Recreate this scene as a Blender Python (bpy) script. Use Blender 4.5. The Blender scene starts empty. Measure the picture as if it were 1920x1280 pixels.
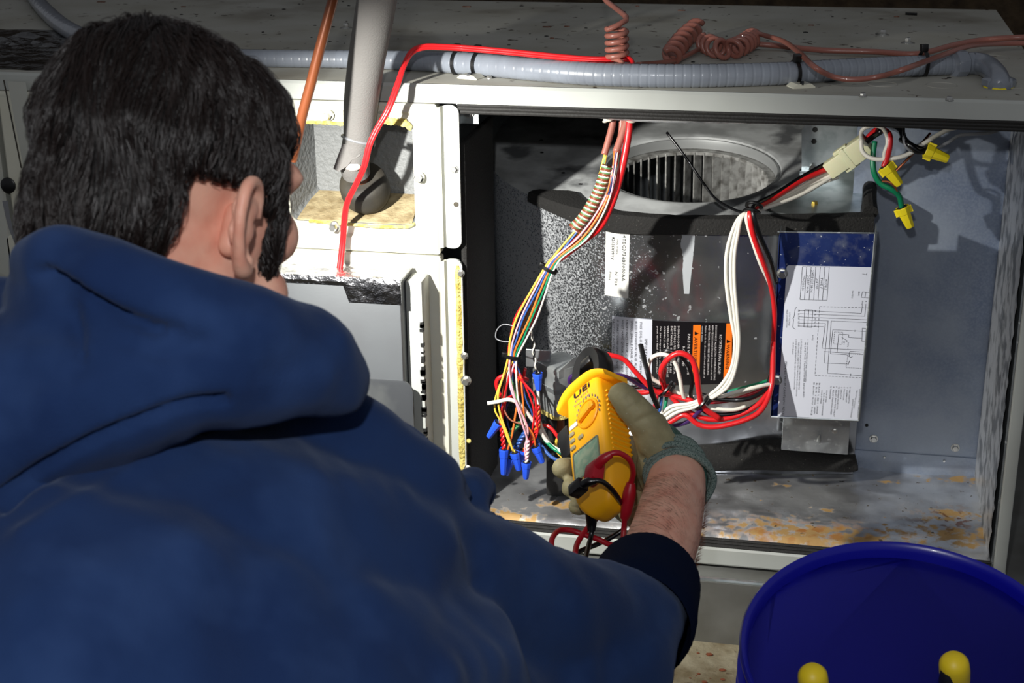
import bpy, bmesh, math, random
import numpy as np
from mathutils import Vector, Matrix, noise
random.seed(7)
SC = bpy.context.scene
COL = SC.collection
# ------------------------------------------------------------------ camera
F, YAW, PIT, ROL = 2812., .2062, .351, -.0103
CP = np.array([.451, -1.755, .9031])
_cy, _sy, _cp, _sp = math.cos(YAW), math.sin(YAW), math.cos(PIT), math.sin(PIT)
FW = np.array([-_sy*_cp, _cy*_cp, -_sp]); _ri = np.array([_cy, _sy, 0]); _up = np.cross(_ri, FW)
RI = math.cos(ROL)*_ri+math.sin(ROL)*_up; UP = -math.sin(ROL)*_ri+math.cos(ROL)*_up
cam_d = bpy.data.cameras.new('camera'); cam = bpy.data.objects.new('camera', cam_d); COL.objects.link(cam)
cam_d.sensor_width = 36; cam_d.lens = F/1920*36; cam_d.clip_start = .05
M = Matrix(((RI[0], UP[0], -FW[0], CP[0]), (RI[1], UP[1], -FW[1], CP[1]), (RI[2], UP[2], -FW[2], CP[2]), (0, 0, 0, 1)))
cam.matrix_world = M; SC.camera = cam
cam_d.dof.use_dof = True; cam_d.dof.focus_distance = 1.72; cam_d.dof.aperture_fstop = 15
# ------------------------------------------------------------------ exposure, world
SC.view_settings.view_transform = 'Standard'; SC.view_settings.look = 'None'
SC.view_settings.exposure = 0; SC.view_settings.gamma = 1; SC.view_settings.use_curve_mapping = False
W_ = bpy.data.worlds.new('attic_air'); SC.world = W_; W_.use_nodes = True
W_.node_tree.nodes['Background'].inputs[0].default_value = (.9, .93, 1, 1)
W_.node_tree.nodes['Background'].inputs[1].default_value = .16


def U(px, py, x=None, y=None, z=None, D=None):
    """ray through a photo pixel met with a real plane (or at a depth)"""
    d = FW+RI*(px-960)/F-UP*(py-640)/F
    if y is not None: t = (y-CP[1])/d[1]
    elif z is not None: t = (z-CP[2])/d[2]
    elif x is not None: t = (x-CP[0])/d[0]
    else: t = D
    return CP+d*t


def P(v):
    w = np.asarray(v, float)-CP; k = w@FW
    return np.array([960+F*(w@RI)/k, 640-F*(w@UP)/k])


def lamp(kind, name, loc, target, energy, color=(1, 1, 1), **kw):
    d = bpy.data.lights.new(name, kind); d.energy = energy; d.color = color
    for k, v in kw.items(): setattr(d, k, v)
    o = bpy.data.objects.new(name, d); COL.objects.link(o); o.location = Vector([float(c) for c in loc])
    o.rotation_euler = (Vector([float(c) for c in target])-o.location).to_track_quat('-Z', 'Y').to_euler()
    return o


# camera flash, a little above and left of the lens
lamp('SPOT', 'camera_flash', CP+UP*.19-RI*.04+FW*.02, CP+FW*1.6+UP*-.05, 23, (.97, .98, 1), shadow_soft_size=.02, spot_size=math.radians(75), spot_blend=.6)
# small work lamp standing on the cabinet, out of sight beyond the man's head
LAMP_POS = U(240, 225, D=1.345)
LAMP_AIM = U(900, 560, y=.0)
lamp('SPOT', 'work_lamp_beam', LAMP_POS, LAMP_AIM, 62, (1, .98, .92), shadow_soft_size=.010, spot_size=math.radians(84), spot_blend=1.)


# ------------------------------------------------------------------ materials
def nodes(m): return m.node_tree.nodes, m.node_tree.links


def mat(name, base, rough=.5, metal=0., noise_=None, bump=None, spec=.5, sheen=0, coat=0, sss=0, emit=None, trans=0):
    """noise_=(scale, colour2, lo, hi[, detail]) ; bump=(scale, strength, distance)"""
    m = bpy.data.materials.new(name); m.use_nodes = True
    N, L = nodes(m); b = N['Principled BSDF']
    b.inputs['Base Color'].default_value = (*base, 1); b.inputs['Roughness'].default_value = rough
    b.inputs['Metallic'].default_value = metal; b.inputs['Specular IOR Level'].default_value = spec
    b.inputs['Sheen Weight'].default_value = sheen; b.inputs['Coat Weight'].default_value = coat
    b.inputs['Transmission Weight'].default_value = trans
    if sss: b.inputs['Subsurface Weight'].default_value = sss; b.inputs['Subsurface Radius'].default_value = (.01, .004, .002); b.inputs['Subsurface Scale'].default_value = 1
    if emit: b.inputs['Emission Color'].default_value = (*emit[0], 1); b.inputs['Emission Strength'].default_value = emit[1]
    geo = N.new('ShaderNodeNewGeometry')
    if noise_:
        n = N.new('ShaderNodeTexNoise'); n.inputs['Scale'].default_value = noise_[0]; n.inputs['Detail'].default_value = noise_[4] if len(noise_) > 4 else 5
        L.new(geo.outputs['Position'], n.inputs['Vector'])
        r = N.new('ShaderNodeValToRGB'); r.color_ramp.elements[0].position = noise_[2]; r.color_ramp.elements[1].position = noise_[3]
        r.color_ramp.elements[0].color = (*base, 1); r.color_ramp.elements[1].color = (*noise_[1], 1)
        L.new(n.outputs['Fac'], r.inputs[0]); L.new(r.outputs[0], b.inputs['Base Color'])
    if bump:
        n = N.new('ShaderNodeTexNoise'); n.inputs['Scale'].default_value = bump[0]; n.inputs['Detail'].default_value = 4
        L.new(geo.outputs['Position'], n.inputs['Vector'])
        bp = N.new('ShaderNodeBump'); bp.inputs['Strength'].default_value = bump[1]; bp.inputs['Distance'].default_value = bump[2]
        L.new(n.outputs['Fac'], bp.inputs['Height']); L.new(bp.outputs[0], b.inputs['Normal'])
    return m


def noise_mask(m, scale, lo, hi, detail=6, coord=None, sc=(1, 1, 1)):
    N, L = nodes(m); geo = N.new('ShaderNodeNewGeometry'); mp = N.new('ShaderNodeMapping'); mp.inputs['Scale'].default_value = sc
    L.new(geo.outputs['Position'], mp.inputs[0])
    n = N.new('ShaderNodeTexNoise'); n.inputs['Scale'].default_value = scale; n.inputs['Detail'].default_value = detail
    L.new(mp.outputs[0], n.inputs['Vector'])
    r = N.new('ShaderNodeMapRange'); r.inputs[1].default_value = lo; r.inputs[2].default_value = hi
    L.new(n.outputs['Fac'], r.inputs[0]); return r.outputs[0]


def blob_mask(m, centre, rad, lo=1., hi=0., sc=(1, 1, 1)):
    """1 inside a soft ball about a place in the world, 0 outside"""
    N, L = nodes(m); geo = N.new('ShaderNodeNewGeometry')
    s = N.new('ShaderNodeVectorMath'); s.operation = 'SUBTRACT'; s.inputs[1].default_value = tuple(float(c) for c in centre)
    L.new(geo.outputs['Position'], s.inputs[0])
    k = N.new('ShaderNodeVectorMath'); k.operation = 'MULTIPLY'; k.inputs[1].default_value = sc; L.new(s.outputs[0], k.inputs[0])
    l = N.new('ShaderNodeVectorMath'); l.operation = 'LENGTH'; L.new(k.outputs[0], l.inputs[0])
    r = N.new('ShaderNodeMapRange'); r.inputs[1].default_value = 0; r.inputs[2].default_value = rad; r.inputs[3].default_value = lo; r.inputs[4].default_value = hi
    L.new(l.outputs['Value'], r.inputs[0]); return r.outputs[0]


def mth(m, op, a, b):
    N, L = nodes(m); n = N.new('ShaderNodeMath'); n.operation = op; n.use_clamp = True
    for i, v in enumerate((a, b)):
        if isinstance(v, (int, float)): n.inputs[i].default_value = v
        else: L.new(v, n.inputs[i])
    return n.outputs[0]


def mixin(m, fac, colour, rough=None, metal=None):
    """lay a second colour over the base where fac is 1"""
    N, L = nodes(m); b = N['Principled BSDF']
    for nm, val in (('Base Color', colour), ('Roughness', rough), ('Metallic', metal)):
        if val is None: continue
        inp = b.inputs[nm]; src = inp.links[0].from_socket if inp.links else None
        if nm == 'Base Color':
            x = N.new('ShaderNodeMix'); x.data_type = 'RGBA'
            if src: L.new(src, x.inputs[6])
            else: x.inputs[6].default_value = inp.default_value
            x.inputs[7].default_value = (*val, 1); L.new(fac, x.inputs[0]); L.new(x.outputs[2], inp)
        else:
            x = N.new('ShaderNodeMix')
            if src: L.new(src, x.inputs[2])
            else: x.inputs[2].default_value = inp.default_value
            x.inputs[3].default_value = val; L.new(fac, x.inputs[0]); L.new(x.outputs[0], inp)
    return m


def wave_bump(m, scale, strength, dist, direction='Y', distort=3, rot=(0, 0, 0)):
    N, L = nodes(m); geo = N.new('ShaderNodeNewGeometry'); mp = N.new('ShaderNodeMapping'); mp.inputs['Rotation'].default_value = rot
    L.new(geo.outputs['Position'], mp.inputs[0])
    w = N.new('ShaderNodeTexWave'); w.bands_direction = direction; w.inputs['Scale'].default_value = scale; w.inputs['Distortion'].default_value = distort; w.inputs['Detail'].default_value = 3
    L.new(mp.outputs[0], w.inputs['Vector'])
    bp = N.new('ShaderNodeBump'); bp.inputs['Strength'].default_value = strength; bp.inputs['Distance'].default_value = dist
    L.new(w.outputs['Fac'], bp.inputs['Height'])
    inp = N['Principled BSDF'].inputs['Normal']
    if inp.links: L.new(inp.links[0].from_socket, bp.inputs['Normal'])
    L.new(bp.outputs[0], inp); return m


MT = {}
def c255(r, g, b): return tuple((v/255)**2.2 for v in (r, g, b))
MT['cream'] = mat('cream_enamel', c255(205, 204, 190), .38, noise_=(6, c255(190, 188, 170), .45, .7), bump=(40, .03, .01))
MT['grey_enamel'] = mat('grey_enamel', c255(168, 171, 166), .42, noise_=(9, c255(158, 160, 155), .4, .7))
MT['left_enamel'] = mat('weathered_enamel', c255(176, 178, 170), .45, noise_=(5, c255(160, 160, 150), .4, .7))
MT['panel_grey'] = mat('panel_grey', c255(84, 87, 90), .5, noise_=(14, c255(80, 82, 85), .4, .7), bump=(300, .04, .002))
MT['panel_dark'] = mat('panel_dark', c255(62, 64, 67), .4, noise_=(20, c255(82, 84, 84), .4, .7))
m = mat('dusty_top_plate', c255(160, 159, 151), .6, noise_=(7, c255(142, 139, 127), .35, .7))
mixin(m, noise_mask(m, 55, .66, .7), c255(62, 50, 38)); mixin(m, noise_mask(m, 3.5, .55, .75), c255(95, 88, 76))
MT['top'] = m
MT['gasket'] = mat('black_gasket', c255(32, 31, 30), .7, bump=(400, .3, .002))
m = mat('black_foam', c255(27, 26, 25), .9, bump=(350, .6, .003)); mixin(m, noise_mask(m, 500, .68, .74), c255(110, 108, 100))
MT['foam'] = m
MT['dark'] = mat('dark_liner', c255(20, 20, 20), .8)
MT['fluff'] = mat('yellow_glass_wool', c255(200, 184, 110), .95, noise_=(120, c255(150, 132, 60), .4, .65), bump=(260, 1, .004))
m = mat('galvanised', c255(165, 170, 172), .42, .85, noise_=(30, c255(140, 146, 150), .4, .65), bump=(14, .08, .01))
mixin(m, noise_mask(m, 150, .6, .75), c255(200, 204, 204), .6, .4)
MT['galv'] = m
m = mat('galvanised_back', c255(140, 149, 163), .42, .45, noise_=(8, c255(112, 124, 146), .4, .65), bump=(10, .1, .01))  # bluish tint paints in the sweatshirt's reflection on plain galvanised metal
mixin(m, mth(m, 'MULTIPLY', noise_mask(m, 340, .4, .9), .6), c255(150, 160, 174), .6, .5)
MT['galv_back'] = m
MT['zinc'] = mat('bright_zinc', c255(205, 212, 212), .28, .9, noise_=(45, c255(180, 190, 190), .45, .6), bump=(30, .06, .004))
MT['screw'] = mat('zinc_screw', c255(200, 200, 196), .3, .9)
MT['brass'] = mat('brass_screw', c255(176, 148, 70), .35, .9)
MT['conduit'] = mat('grey_pvc', c255(128, 134, 144), .28, coat=.3, noise_=(30, c255(118, 123, 132), .4, .7))
MT['black'] = mat('black_plastic', c255(22, 22, 23), .35)
MT['nylon'] = mat('white_nylon', c255(196, 194, 178), .5)
MT['brown'] = mat('brown_cable', c255(152, 96, 84), .35, coat=.2)
MT['copper'] = mat('copper_tube', c255(106, 60, 38), .35, .3, coat=.2)
MT['w_red'] = mat('red_wire', c255(200, 34, 38), .32, coat=.2)
MT['w_dred'] = mat('dark_red_lead', c255(170, 24, 40), .4)
MT['w_black'] = mat('black_wire', c255(18, 18, 20), .3, coat=.3)
MT['w_white'] = mat('white_wire', c255(218, 214, 202), .4)
MT['w_green'] = mat('green_wire', c255(20, 120, 82), .35)
MT['w_lgreen'] = mat('light_green_wire', c255(82, 128, 84), .35)
MT['w_blue'] = mat('blue_wire', c255(50, 84, 150), .35)
MT['w_navy'] = mat('navy_wire', c255(30, 40, 90), .35)
MT['w_purple'] = mat('purple_wire', c255(58, 36, 84), .3, coat=.3)
MT['w_yellow'] = mat('yellow_wire', c255(222, 186, 72), .4)
MT['w_orange'] = mat('orange_wire', c255(214, 106, 46), .4)
MT['w_brown'] = mat('brown_wire', c255(120, 66, 44), .4)
MT['w_pink'] = mat('pink_wire', c255(226, 160, 172), .4)
MT['w_grey'] = mat('grey_wire', c255(120, 122, 126), .4)
MT['bare'] = mat('bare_copper', c255(170, 100, 70), .3, .8)
MT['nut_blue'] = mat('blue_nut', c255(42, 84, 214), .45)
MT['nut_yellow'] = mat('yellow_nut', c255(236, 214, 36), .45)
MT['conn'] = mat('milky_nylon', c255(206, 204, 168), .45, sss=.2)
MT['foampipe'] = mat('grey_pipe_foam', c255(104, 102, 100), .85, bump=(500, .35, .0015))
MT['rubber'] = mat('black_rubber', c255(44, 42, 38), .7, noise_=(20, c255(64, 58, 46), .45, .75), bump=(200, .2, .002))
m = mat('recess_lining', c255(110, 112, 112), .6, bump=(180, .7, .004)); MT['recess'] = m
m = mat('recess_floor', c255(158, 144, 112), .8, noise_=(50, c255(120, 104, 74), .4, .65), bump=(200, .5, .003)); MT['recess_floor'] = m
m = mat('foil_tape', c255(190, 190, 194), .22, 1, noise_=(50, c255(120, 122, 130), .5, .7), bump=(60, .8, .006)); MT['foil'] = m
m = mat('foil_liner', c255(214, 215, 216), .30, .8, noise_=(10, c255(165, 165, 167), .45, .6), bump=(26, .35, .006))
wave_bump(m, 9, .25, .003, 'DIAGONAL', 2.5)
for cx, cy_, ra, a in ((1500, 1000, .16, .50), (1600, 1010, .12, .5), (1440, 1015, .1, .5), (1800, 1000, .11, .5), (1790, 960, .05, .5), (1790, 893, .05, .5), (1460, 905, .02, .3), (1545, 948, .022, .3), (1670, 897, .02, .3), (940, 960, .07, .3), (1040, 940, .04, .45)):
    k = blob_mask(m, U(cx, cy_, z=0), ra, 1.0, 0, (.75, 1.9, 1))
    f = mth(m, 'MULTIPLY', mth(m, 'SUBTRACT', mth(m, 'ADD', mth(m, 'MULTIPLY', k, .5), mth(m, 'MULTIPLY', noise_mask(m, 75, .3, .75), .5)), .46), 6.)
    mixin(m, f, c255(172, 138, 88), .6, .25)
mixin(m, mth(m, 'MULTIPLY', blob_mask(m, U(1500, 990, z=0), .14, 1, 0, (.7, 2.6, 1)), noise_mask(m, 60, .5, .6)), c255(146, 92, 36), .8, 0)
mixin(m, mth(m, 'MULTIPLY', blob_mask(m, U(1790, 968, z=0), .09, 1, 0, (1, 1.5, 1)), noise_mask(m, 80, .55, .6)), c255(88, 44, 26), .8, 0)
mixin(m, noise_mask(m, 90, .68, .7), c255(70, 62, 52), .8, .1)
MT['liner'] = m
MT['foil_side'] = mat('foil_side', c255(196, 198, 200), .35, .6, noise_=(40, c255(120, 122, 124), .45, .6), bump=(50, .3, .004))
m = mat('housing_sheet', c255(178, 181, 186), .17, .93, noise_=(20, c255(160, 163, 168), .4, .7), bump=(7, .12, .02))
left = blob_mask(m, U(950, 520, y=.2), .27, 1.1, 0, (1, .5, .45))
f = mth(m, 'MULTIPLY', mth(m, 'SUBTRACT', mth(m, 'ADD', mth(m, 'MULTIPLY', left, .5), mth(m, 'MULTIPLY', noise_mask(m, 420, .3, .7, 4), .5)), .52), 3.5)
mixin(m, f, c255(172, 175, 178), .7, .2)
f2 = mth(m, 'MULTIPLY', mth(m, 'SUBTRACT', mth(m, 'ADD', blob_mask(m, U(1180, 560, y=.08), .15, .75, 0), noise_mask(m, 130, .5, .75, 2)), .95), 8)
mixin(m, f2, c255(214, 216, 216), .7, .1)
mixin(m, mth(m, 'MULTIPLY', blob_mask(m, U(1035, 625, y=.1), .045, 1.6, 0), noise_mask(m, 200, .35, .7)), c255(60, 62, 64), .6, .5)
# white mineral run down the sheet
N_, L_ = nodes(m); g_ = N_.new('ShaderNodeNewGeometry'); sp_ = N_.new('ShaderNodeSeparateXYZ'); L_.new(g_.outputs['Position'], sp_.inputs[0])
xr = U(1279, 520, y=.07)[0]
dx = mth(m, 'ABSOLUTE', N_.new('ShaderNodeMath').outputs[0], 0); sub = dx.node.inputs[0].links[0].from_node
sub.operation = 'SUBTRACT'; L_.new(sp_.outputs[0], sub.inputs[0]); sub.inputs[1].default_value = xr
wd = N_.new('ShaderNodeMapRange'); wd.inputs[1].default_value = .27; wd.inputs[2].default_value = .40; wd.inputs[3].default_value = .003; wd.inputs[4].default_value = .013
L_.new(sp_.outputs[2], wd.inputs[0]); jag = noise_mask(m, 60, .2, .8); wj = mth(m, 'MULTIPLY', wd.outputs[0], mth(m, 'ADD', jag, .45))
run = mth(m, 'LESS_THAN', dx, wj); low = mth(m, 'GREATER_THAN', sp_.outputs[2], .275)
mixin(m, mth(m, 'MULTIPLY', run, low), c255(168, 172, 176), .75, .1)
MT['housing'] = m
m = mat('housing_plate', c255(205, 208, 208), .6, .1, noise_=(14, c255(160, 162, 162), .4, .6), bump=(60, .1, .004))
mixin(m, noise_mask(m, 9, .52, .6), c255(120, 122, 124), .5, .3)
MT['plate'] = m
MT['blade'] = mat('wheel_blade', c255(165, 165, 162), .5, .3, noise_=(80, c255(96, 94, 90), .4, .7))
MT['ring'] = mat('inlet_ring', c255(150, 152, 152), .5, .3)
m = mat('reflection_tinted_steel', c255(34, 48, 104), .3, .5, noise_=(18, c255(50, 66, 120), .4, .65), bump=(30, .05, .004))  # bare steel; the navy sweatshirt's reflection is put into the blue base colour
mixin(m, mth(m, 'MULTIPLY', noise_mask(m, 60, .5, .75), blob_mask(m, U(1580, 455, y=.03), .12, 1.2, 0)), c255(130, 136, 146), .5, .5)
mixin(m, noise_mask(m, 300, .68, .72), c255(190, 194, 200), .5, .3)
MT['sheeting'] = m
MT['paper'] = mat('white_paper', c255(196, 199, 210), .6, spec=.3)
MT['paper2'] = mat('white_sticker', c255(205, 205, 200), .6, spec=.3)
MT['ink'] = mat('black_ink', c255(34, 36, 42), .6)
MT['inkgrey'] = mat('grey_ink', c255(96, 100, 108), .6)
MT['lblack'] = mat('black_label', c255(20, 18, 22), .35)
MT['lorange'] = mat('orange_label', c255(238, 112, 26), .45)
MT['lwhite'] = mat('label_white_print', c255(205, 200, 200), .5)
m = mat('castbox', c255(160, 164, 164), .5, .6, noise_=(40, c255(130, 134, 136), .4, .6), bump=(90, .15, .003)); MT['box'] = m
m = mat('pan_metal', c255(132, 133, 130), .42, .5, noise_=(12, c255(112, 112, 108), .4, .65)); MT['pan'] = m
m = mat('pan_dirty', c255(150, 142, 120), .7, .1, noise_=(25, c255(110, 98, 74), .4, .65), bump=(120, .4, .004))
mixin(m, noise_mask(m, 60, .62, .68), c255(70, 52, 36)); MT['pan_dirty'] = m
MT['attic'] = mat('attic_floor', c255(80, 66, 48), .9, noise_=(20, c255(50, 40, 30), .4, .7), bump=(60, .8, .01))
MT['bagblack'] = mat('black_poly', c255(26, 26, 28), .18, coat=.3, bump=(30, .7, .02))
MT['bucket'] = mat('blue_bucket', c255(22, 24, 150), .3, coat=.15, bump=(900, .04, .001))
MT['tool_y'] = mat('tool_yellow', c255(240, 208, 38), .45)
MT['tool_b'] = mat('tool_black', c255(30, 30, 32), .5)
MT['steel'] = mat('tool_steel', c255(150, 150, 150), .3, .9)
MT['meter'] = mat('meter_yellow', c255(250, 176, 24), .42, bump=(700, .05, .001))
MT['meterbtn'] = mat('meter_button', c255(150, 142, 110), .5)
MT['lcd'] = mat('lcd', c255(150, 166, 142), .2, coat=.4, noise_=(120, c255(120, 150, 128), .4, .6))
MT['lcdframe'] = mat('lcd_frame', c255(120, 120, 100), .3)
MT['meterdial'] = mat('meter_dial', c255(246, 160, 16), .4)
m = mat('navy_fleece', c255(35, 53, 89), .95, noise_=(9, c255(30, 46, 80), .4, .65), bump=(700, .35, .0012), spec=.1, sheen=.12)
m.node_tree.nodes['Principled BSDF'].inputs['Sheen Tint'].default_value = (.5, .6, .8, 1)
mixin(m, noise_mask(m, 14, .48, .72, 3), c255(43, 62, 100))
MT['fleece'] = m
MT['cuff'] = mat('navy_ribbing', c255(17, 26, 46), .95, bump=(500, .4, .001), spec=.05)
m = mat('skin', c255(232, 176, 152), .5, noise_=(40, c255(222, 150, 128), .4, .7), bump=(350, .15, .001), sss=.08); MT['skin'] = m
MT['hair'] = mat('dark_hair', c255(34, 27, 25), .36, spec=.55)
MT['haircap'] = mat('hair_mass', c255(18, 14, 13), .6, bump=(160, .7, .004))
MT['armhair'] = mat('arm_hair', c255(112, 60, 32), .5)
MT['eye'] = mat('eye_white', c255(225, 222, 215), .25)
MT['iris'] = mat('iris', c255(60, 40, 28), .2)
MT['lip'] = mat('lips', c255(176, 100, 92), .5)
m = mat('glove_coating', c255(158, 150, 114), .62, noise_=(40, c255(136, 128, 96), .4, .7), bump=(160, .35, .002)); mixin(m, noise_mask(m, 400, .68, .72), c255(176, 172, 150)); MT['glove'] = m
m = mat('glove_knit', c255(42, 84, 72), .9, bump=(500, .6, .0015)); mixin(m, noise_mask(m, 900, .5, .65), c255(110, 128, 122)); MT['knit'] = m
m = mat('cuff_knit', c255(120, 134, 128), .9, bump=(900, .6, .0015)); mixin(m, noise_mask(m, 900, .5, .6), c255(60, 84, 78)); MT['knit2'] = m
MT['pipe_white'] = mat('torn_foam', c255(190, 180, 174), .8, bump=(200, .5, .002))
MT['lampglass'] = mat('lamp_lens', (1, 1, 1), .3, emit=((1, .98, .92), 4))
MT['strap'] = mat('grey_strap', c255(60, 60, 62), .8)

# ------------------------------------------------------------------ object helpers
WL = {}


def link_mesh(name, V, Fc, m, parent=None, smooth=True, angle=None, **tags):
    V = np.asarray(V, float)
    if parent is None:
        o_loc = np.array([(V[:, 0].min()+V[:, 0].max())/2, (V[:, 1].min()+V[:, 1].max())/2, V[:, 2].min()])
    else: o_loc = WL[parent.name]
    me = bpy.data.meshes.new(name); me.from_pydata((V-o_loc).tolist(), [], [tuple(f) for f in Fc]); me.update()
    if m: me.materials.append(MT[m] if isinstance(m, str) else m)
    bm = bmesh.new(); bm.from_mesh(me); bmesh.ops.recalc_face_normals(bm, faces=bm.faces); bm.to_mesh(me); bm.free()
    if smooth:
        me.shade_smooth()
        if angle is None: angle = 35
        if angle < 180: me.set_sharp_from_angle(angle=math.radians(angle))
    o = bpy.data.objects.new(name, me); COL.objects.link(o)
    if parent is None: o.location = o_loc.tolist()
    else: o.parent = parent
    WL[o.name] = o_loc
    for k, v in tags.items():
        if v: o[k] = v
    return o


def thing(name, label, category, loc, group=None):
    o = bpy.data.objects.new(name, None); COL.objects.link(o); o.location = [float(c) for c in loc]; o.empty_display_size = .02
    o['label'] = label; o['category'] = category
    if group: o['group'] = group
    WL[o.name] = np.array(loc, float); return o


def join(*ms):
    V = []; Fc = []
    for v, f in ms:
        k = len(V); V += [tuple(p) for p in v]; Fc += [tuple(i+k for i in q) for q in f]
    return V, Fc


def boxm(x0, x1, y0, y1, z0, z1, bev=0.):
    if bev <= 0:
        V = [(x, y, z) for x in (x0, x1) for y in (y0, y1) for z in (z0, z1)]
        return V, [(0, 1, 3, 2), (4, 6, 7, 5), (0, 4, 5, 1), (2, 3, 7, 6), (0, 2, 6, 4), (1, 5, 7, 3)]
    bm = bmesh.new(); bmesh.ops.create_cube(bm, size=1)
    for v in bm.verts: v.co = ((x0+x1)/2+v.co.x*(x1-x0), (y0+y1)/2+v.co.y*(y1-y0), (z0+z1)/2+v.co.z*(z1-z0))
    bmesh.ops.bevel(bm, geom=bm.edges[:], offset=bev, segments=2, affect='EDGES', profile=.5)
    return bm_out(bm)


def bm_out(bm):
    bm.verts.ensure_lookup_table(); V = [tuple(v.co) for v in bm.verts]; Fc = [tuple(v.index for v in f.verts) for f in bm.faces]; bm.free(); return V, Fc


def frame_map(m, o, ax, ay, az):
    V, Fc = m; V = np.asarray(V, float); return (np.asarray(o)+np.outer(V[:, 0], ax)+np.outer(V[:, 1], ay)+np.outer(V[:, 2], az)), Fc


def nrm(v): v = np.asarray(v, float); return v/max(1e-9, np.linalg.norm(v))


def catmull(pts, n=6):
    p = [np.asarray(q, float) for q in pts]
    if len(p) < 3: return [p[0]+(p[-1]-p[0])*i/n for i in range(n+1)]
    q = [2*p[0]-p[1]]+p+[2*p[-1]-p[-2]]; out = []
    for i in range(1, len(q)-2):
        a, b, c, d = q[i-1:i+3]
        for k in range(n):
            t = k/n; out.append(.5*((2*b)+(c-a)*t+(2*a-5*b+4*c-d)*t*t+(3*b-a-3*c+d)*t**3))
    out.append(p[-1]); return out


def tube(pts, r, seg=8, n=6, smooth=True, cap=True, flat=1.):
    """pts: 3d points; r: number or list per control point"""
    if not isinstance(r, (int, float)):
        cp = catmull([np.append(p, rr) for p, rr in zip(pts, r)], n) if smooth else [np.append(p, rr) for p, rr in zip(pts, r)]
        C = [c[:3] for c in cp]; R = [abs(c[3]) for c in cp]
    else:
        C = catmull(pts, n) if smooth else [np.asarray(p, float) for p in pts]; R = [r]*len(C)
    T = [nrm(C[min(i+1, len(C)-1)]-C[max(i-1, 0)]) for i in range(len(C))]
    a = np.array([0, 0, 1.]) if abs(T[0][2]) < .9 else np.array([1., 0, 0])
    nn = nrm(np.cross(T[0], a)); V = []; Fc = []
    for i, (c, t) in enumerate(zip(C, T)):
        nn = nrm(nn-t*(nn@t)); b = np.cross(t, nn)
        for k in range(seg):
            an = 2*math.pi*k/seg; V.append(c+R[i]*(math.cos(an)*nn+flat*math.sin(an)*b))
    for i in range(len(C)-1):
        for k in range(seg):
            k2 = (k+1) % seg; Fc.append((i*seg+k, i*seg+k2, (i+1)*seg+k2, (i+1)*seg+k))
    if cap: Fc.append(tuple(range(seg))[::-1]); Fc.append(tuple((len(C)-1)*seg+k for k in range(seg)))
    return V, Fc


def loft(loops, cap0=True, cap1=True, closed=True):
    n = len(loops[0]); V = [tuple(p) for l in loops for p in l]; Fc = []
    for i in range(len(loops)-1):
        for k in range(n if closed else n-1):
            k2 = (k+1) % n; Fc.append((i*n+k, i*n+k2, (i+1)*n+k2, (i+1)*n+k))
    if cap0: Fc.append(tuple(range(n))[::-1])
    if cap1: Fc.append(tuple((len(loops)-1)*n+k for k in range(n)))
    return V, Fc


def rrect(x0, x1, z0, z1, r, k=5):
    """closed loop of 2d points, 4 corners x (k+1)"""
    out = []
    for cx, cz, a0 in ((x1-r, z1-r, 0), (x0+r, z1-r, 90), (x0+r, z0+r, 180), (x1-r, z0+r, 270)):
        for i in range(k+1):
            a = math.radians(a0+90*i/k); out.append((cx+r*math.cos(a), cz+r*math.sin(a)))
    return out


def lathe(o, axis, prof, seg=20, phase=0., lobes=0, lobe=0.):
    """prof: (radius, height) pairs about axis from o"""
    axis = nrm(axis); a = np.array([0, 0, 1.]) if abs(axis[2]) < .9 else np.array([1., 0, 0])
    e1 = nrm(np.cross(axis, a)); e2 = np.cross(axis, e1); L = []
    for r, h in prof:
        L.append([np.asarray(o)+axis*h+(r*(1+(lobe if lobes and (k % 2) else 0)))*(math.cos(2*math.pi*k/seg+phase)*e1+math.sin(2*math.pi*k/seg+phase)*e2) for k in range(seg)])
    return loft(L)


def screw_head(o, axis, r=.0055, h=.004, hexa=True):
    a = lathe(o, axis, [(r*1.35, 0), (r*1.35, h*.25), (r*1.3, h*.3)], 16)
    b = lathe(np.asarray(o)+nrm(axis)*h*.3, axis, [(r, 0), (r, h*.7), (r*.8, h)], 6 if hexa else 12)
    return join(a, b)


_TC = {}
def text_mesh(s, font_size=1.):
    if s in _TC: return _TC[s]
    cu = bpy.data.curves.new('lettering', 'FONT'); cu.body = s; cu.size = 1; cu.resolution_u = 1 if len(s) > 3 else 3
    o = bpy.data.objects.new('lettering_tmp', cu); COL.objects.link(o)
    bpy.context.view_layer.update()
    me = o.evaluated_get(bpy.context.evaluated_depsgraph_get()).to_mesh()
    V = np.array([tuple(v.co)[:2] for v in me.vertices]) if len(me.vertices) else np.zeros((0, 2)); Fc = [tuple(p.vertices) for p in me.polygons]
    o.evaluated_get(bpy.context.evaluated_depsgraph_get()).to_mesh_clear()
    bpy.data.objects.remove(o); bpy.data.curves.remove(cu)
    _TC[s] = (V, Fc); return _TC[s]


def text_on(s, fn, start, end, height):
    """letters running start->end in a 2d surface space, letter tops to the left of travel; fn maps 2d->3d"""
    V, Fc = text_mesh(s)
    if len(V) == 0: return [], []
    start = np.array(start, float); end = np.array(end, float); d = end-start; L = np.linalg.norm(d); d = d/L
    upv = np.array([-d[1], d[0]])
    w = V[:, 0].max(); out = [fn(*(start+d*(x/w*L)+upv*(y/.72*height))) for x, y in V]
    return out, Fc


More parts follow.
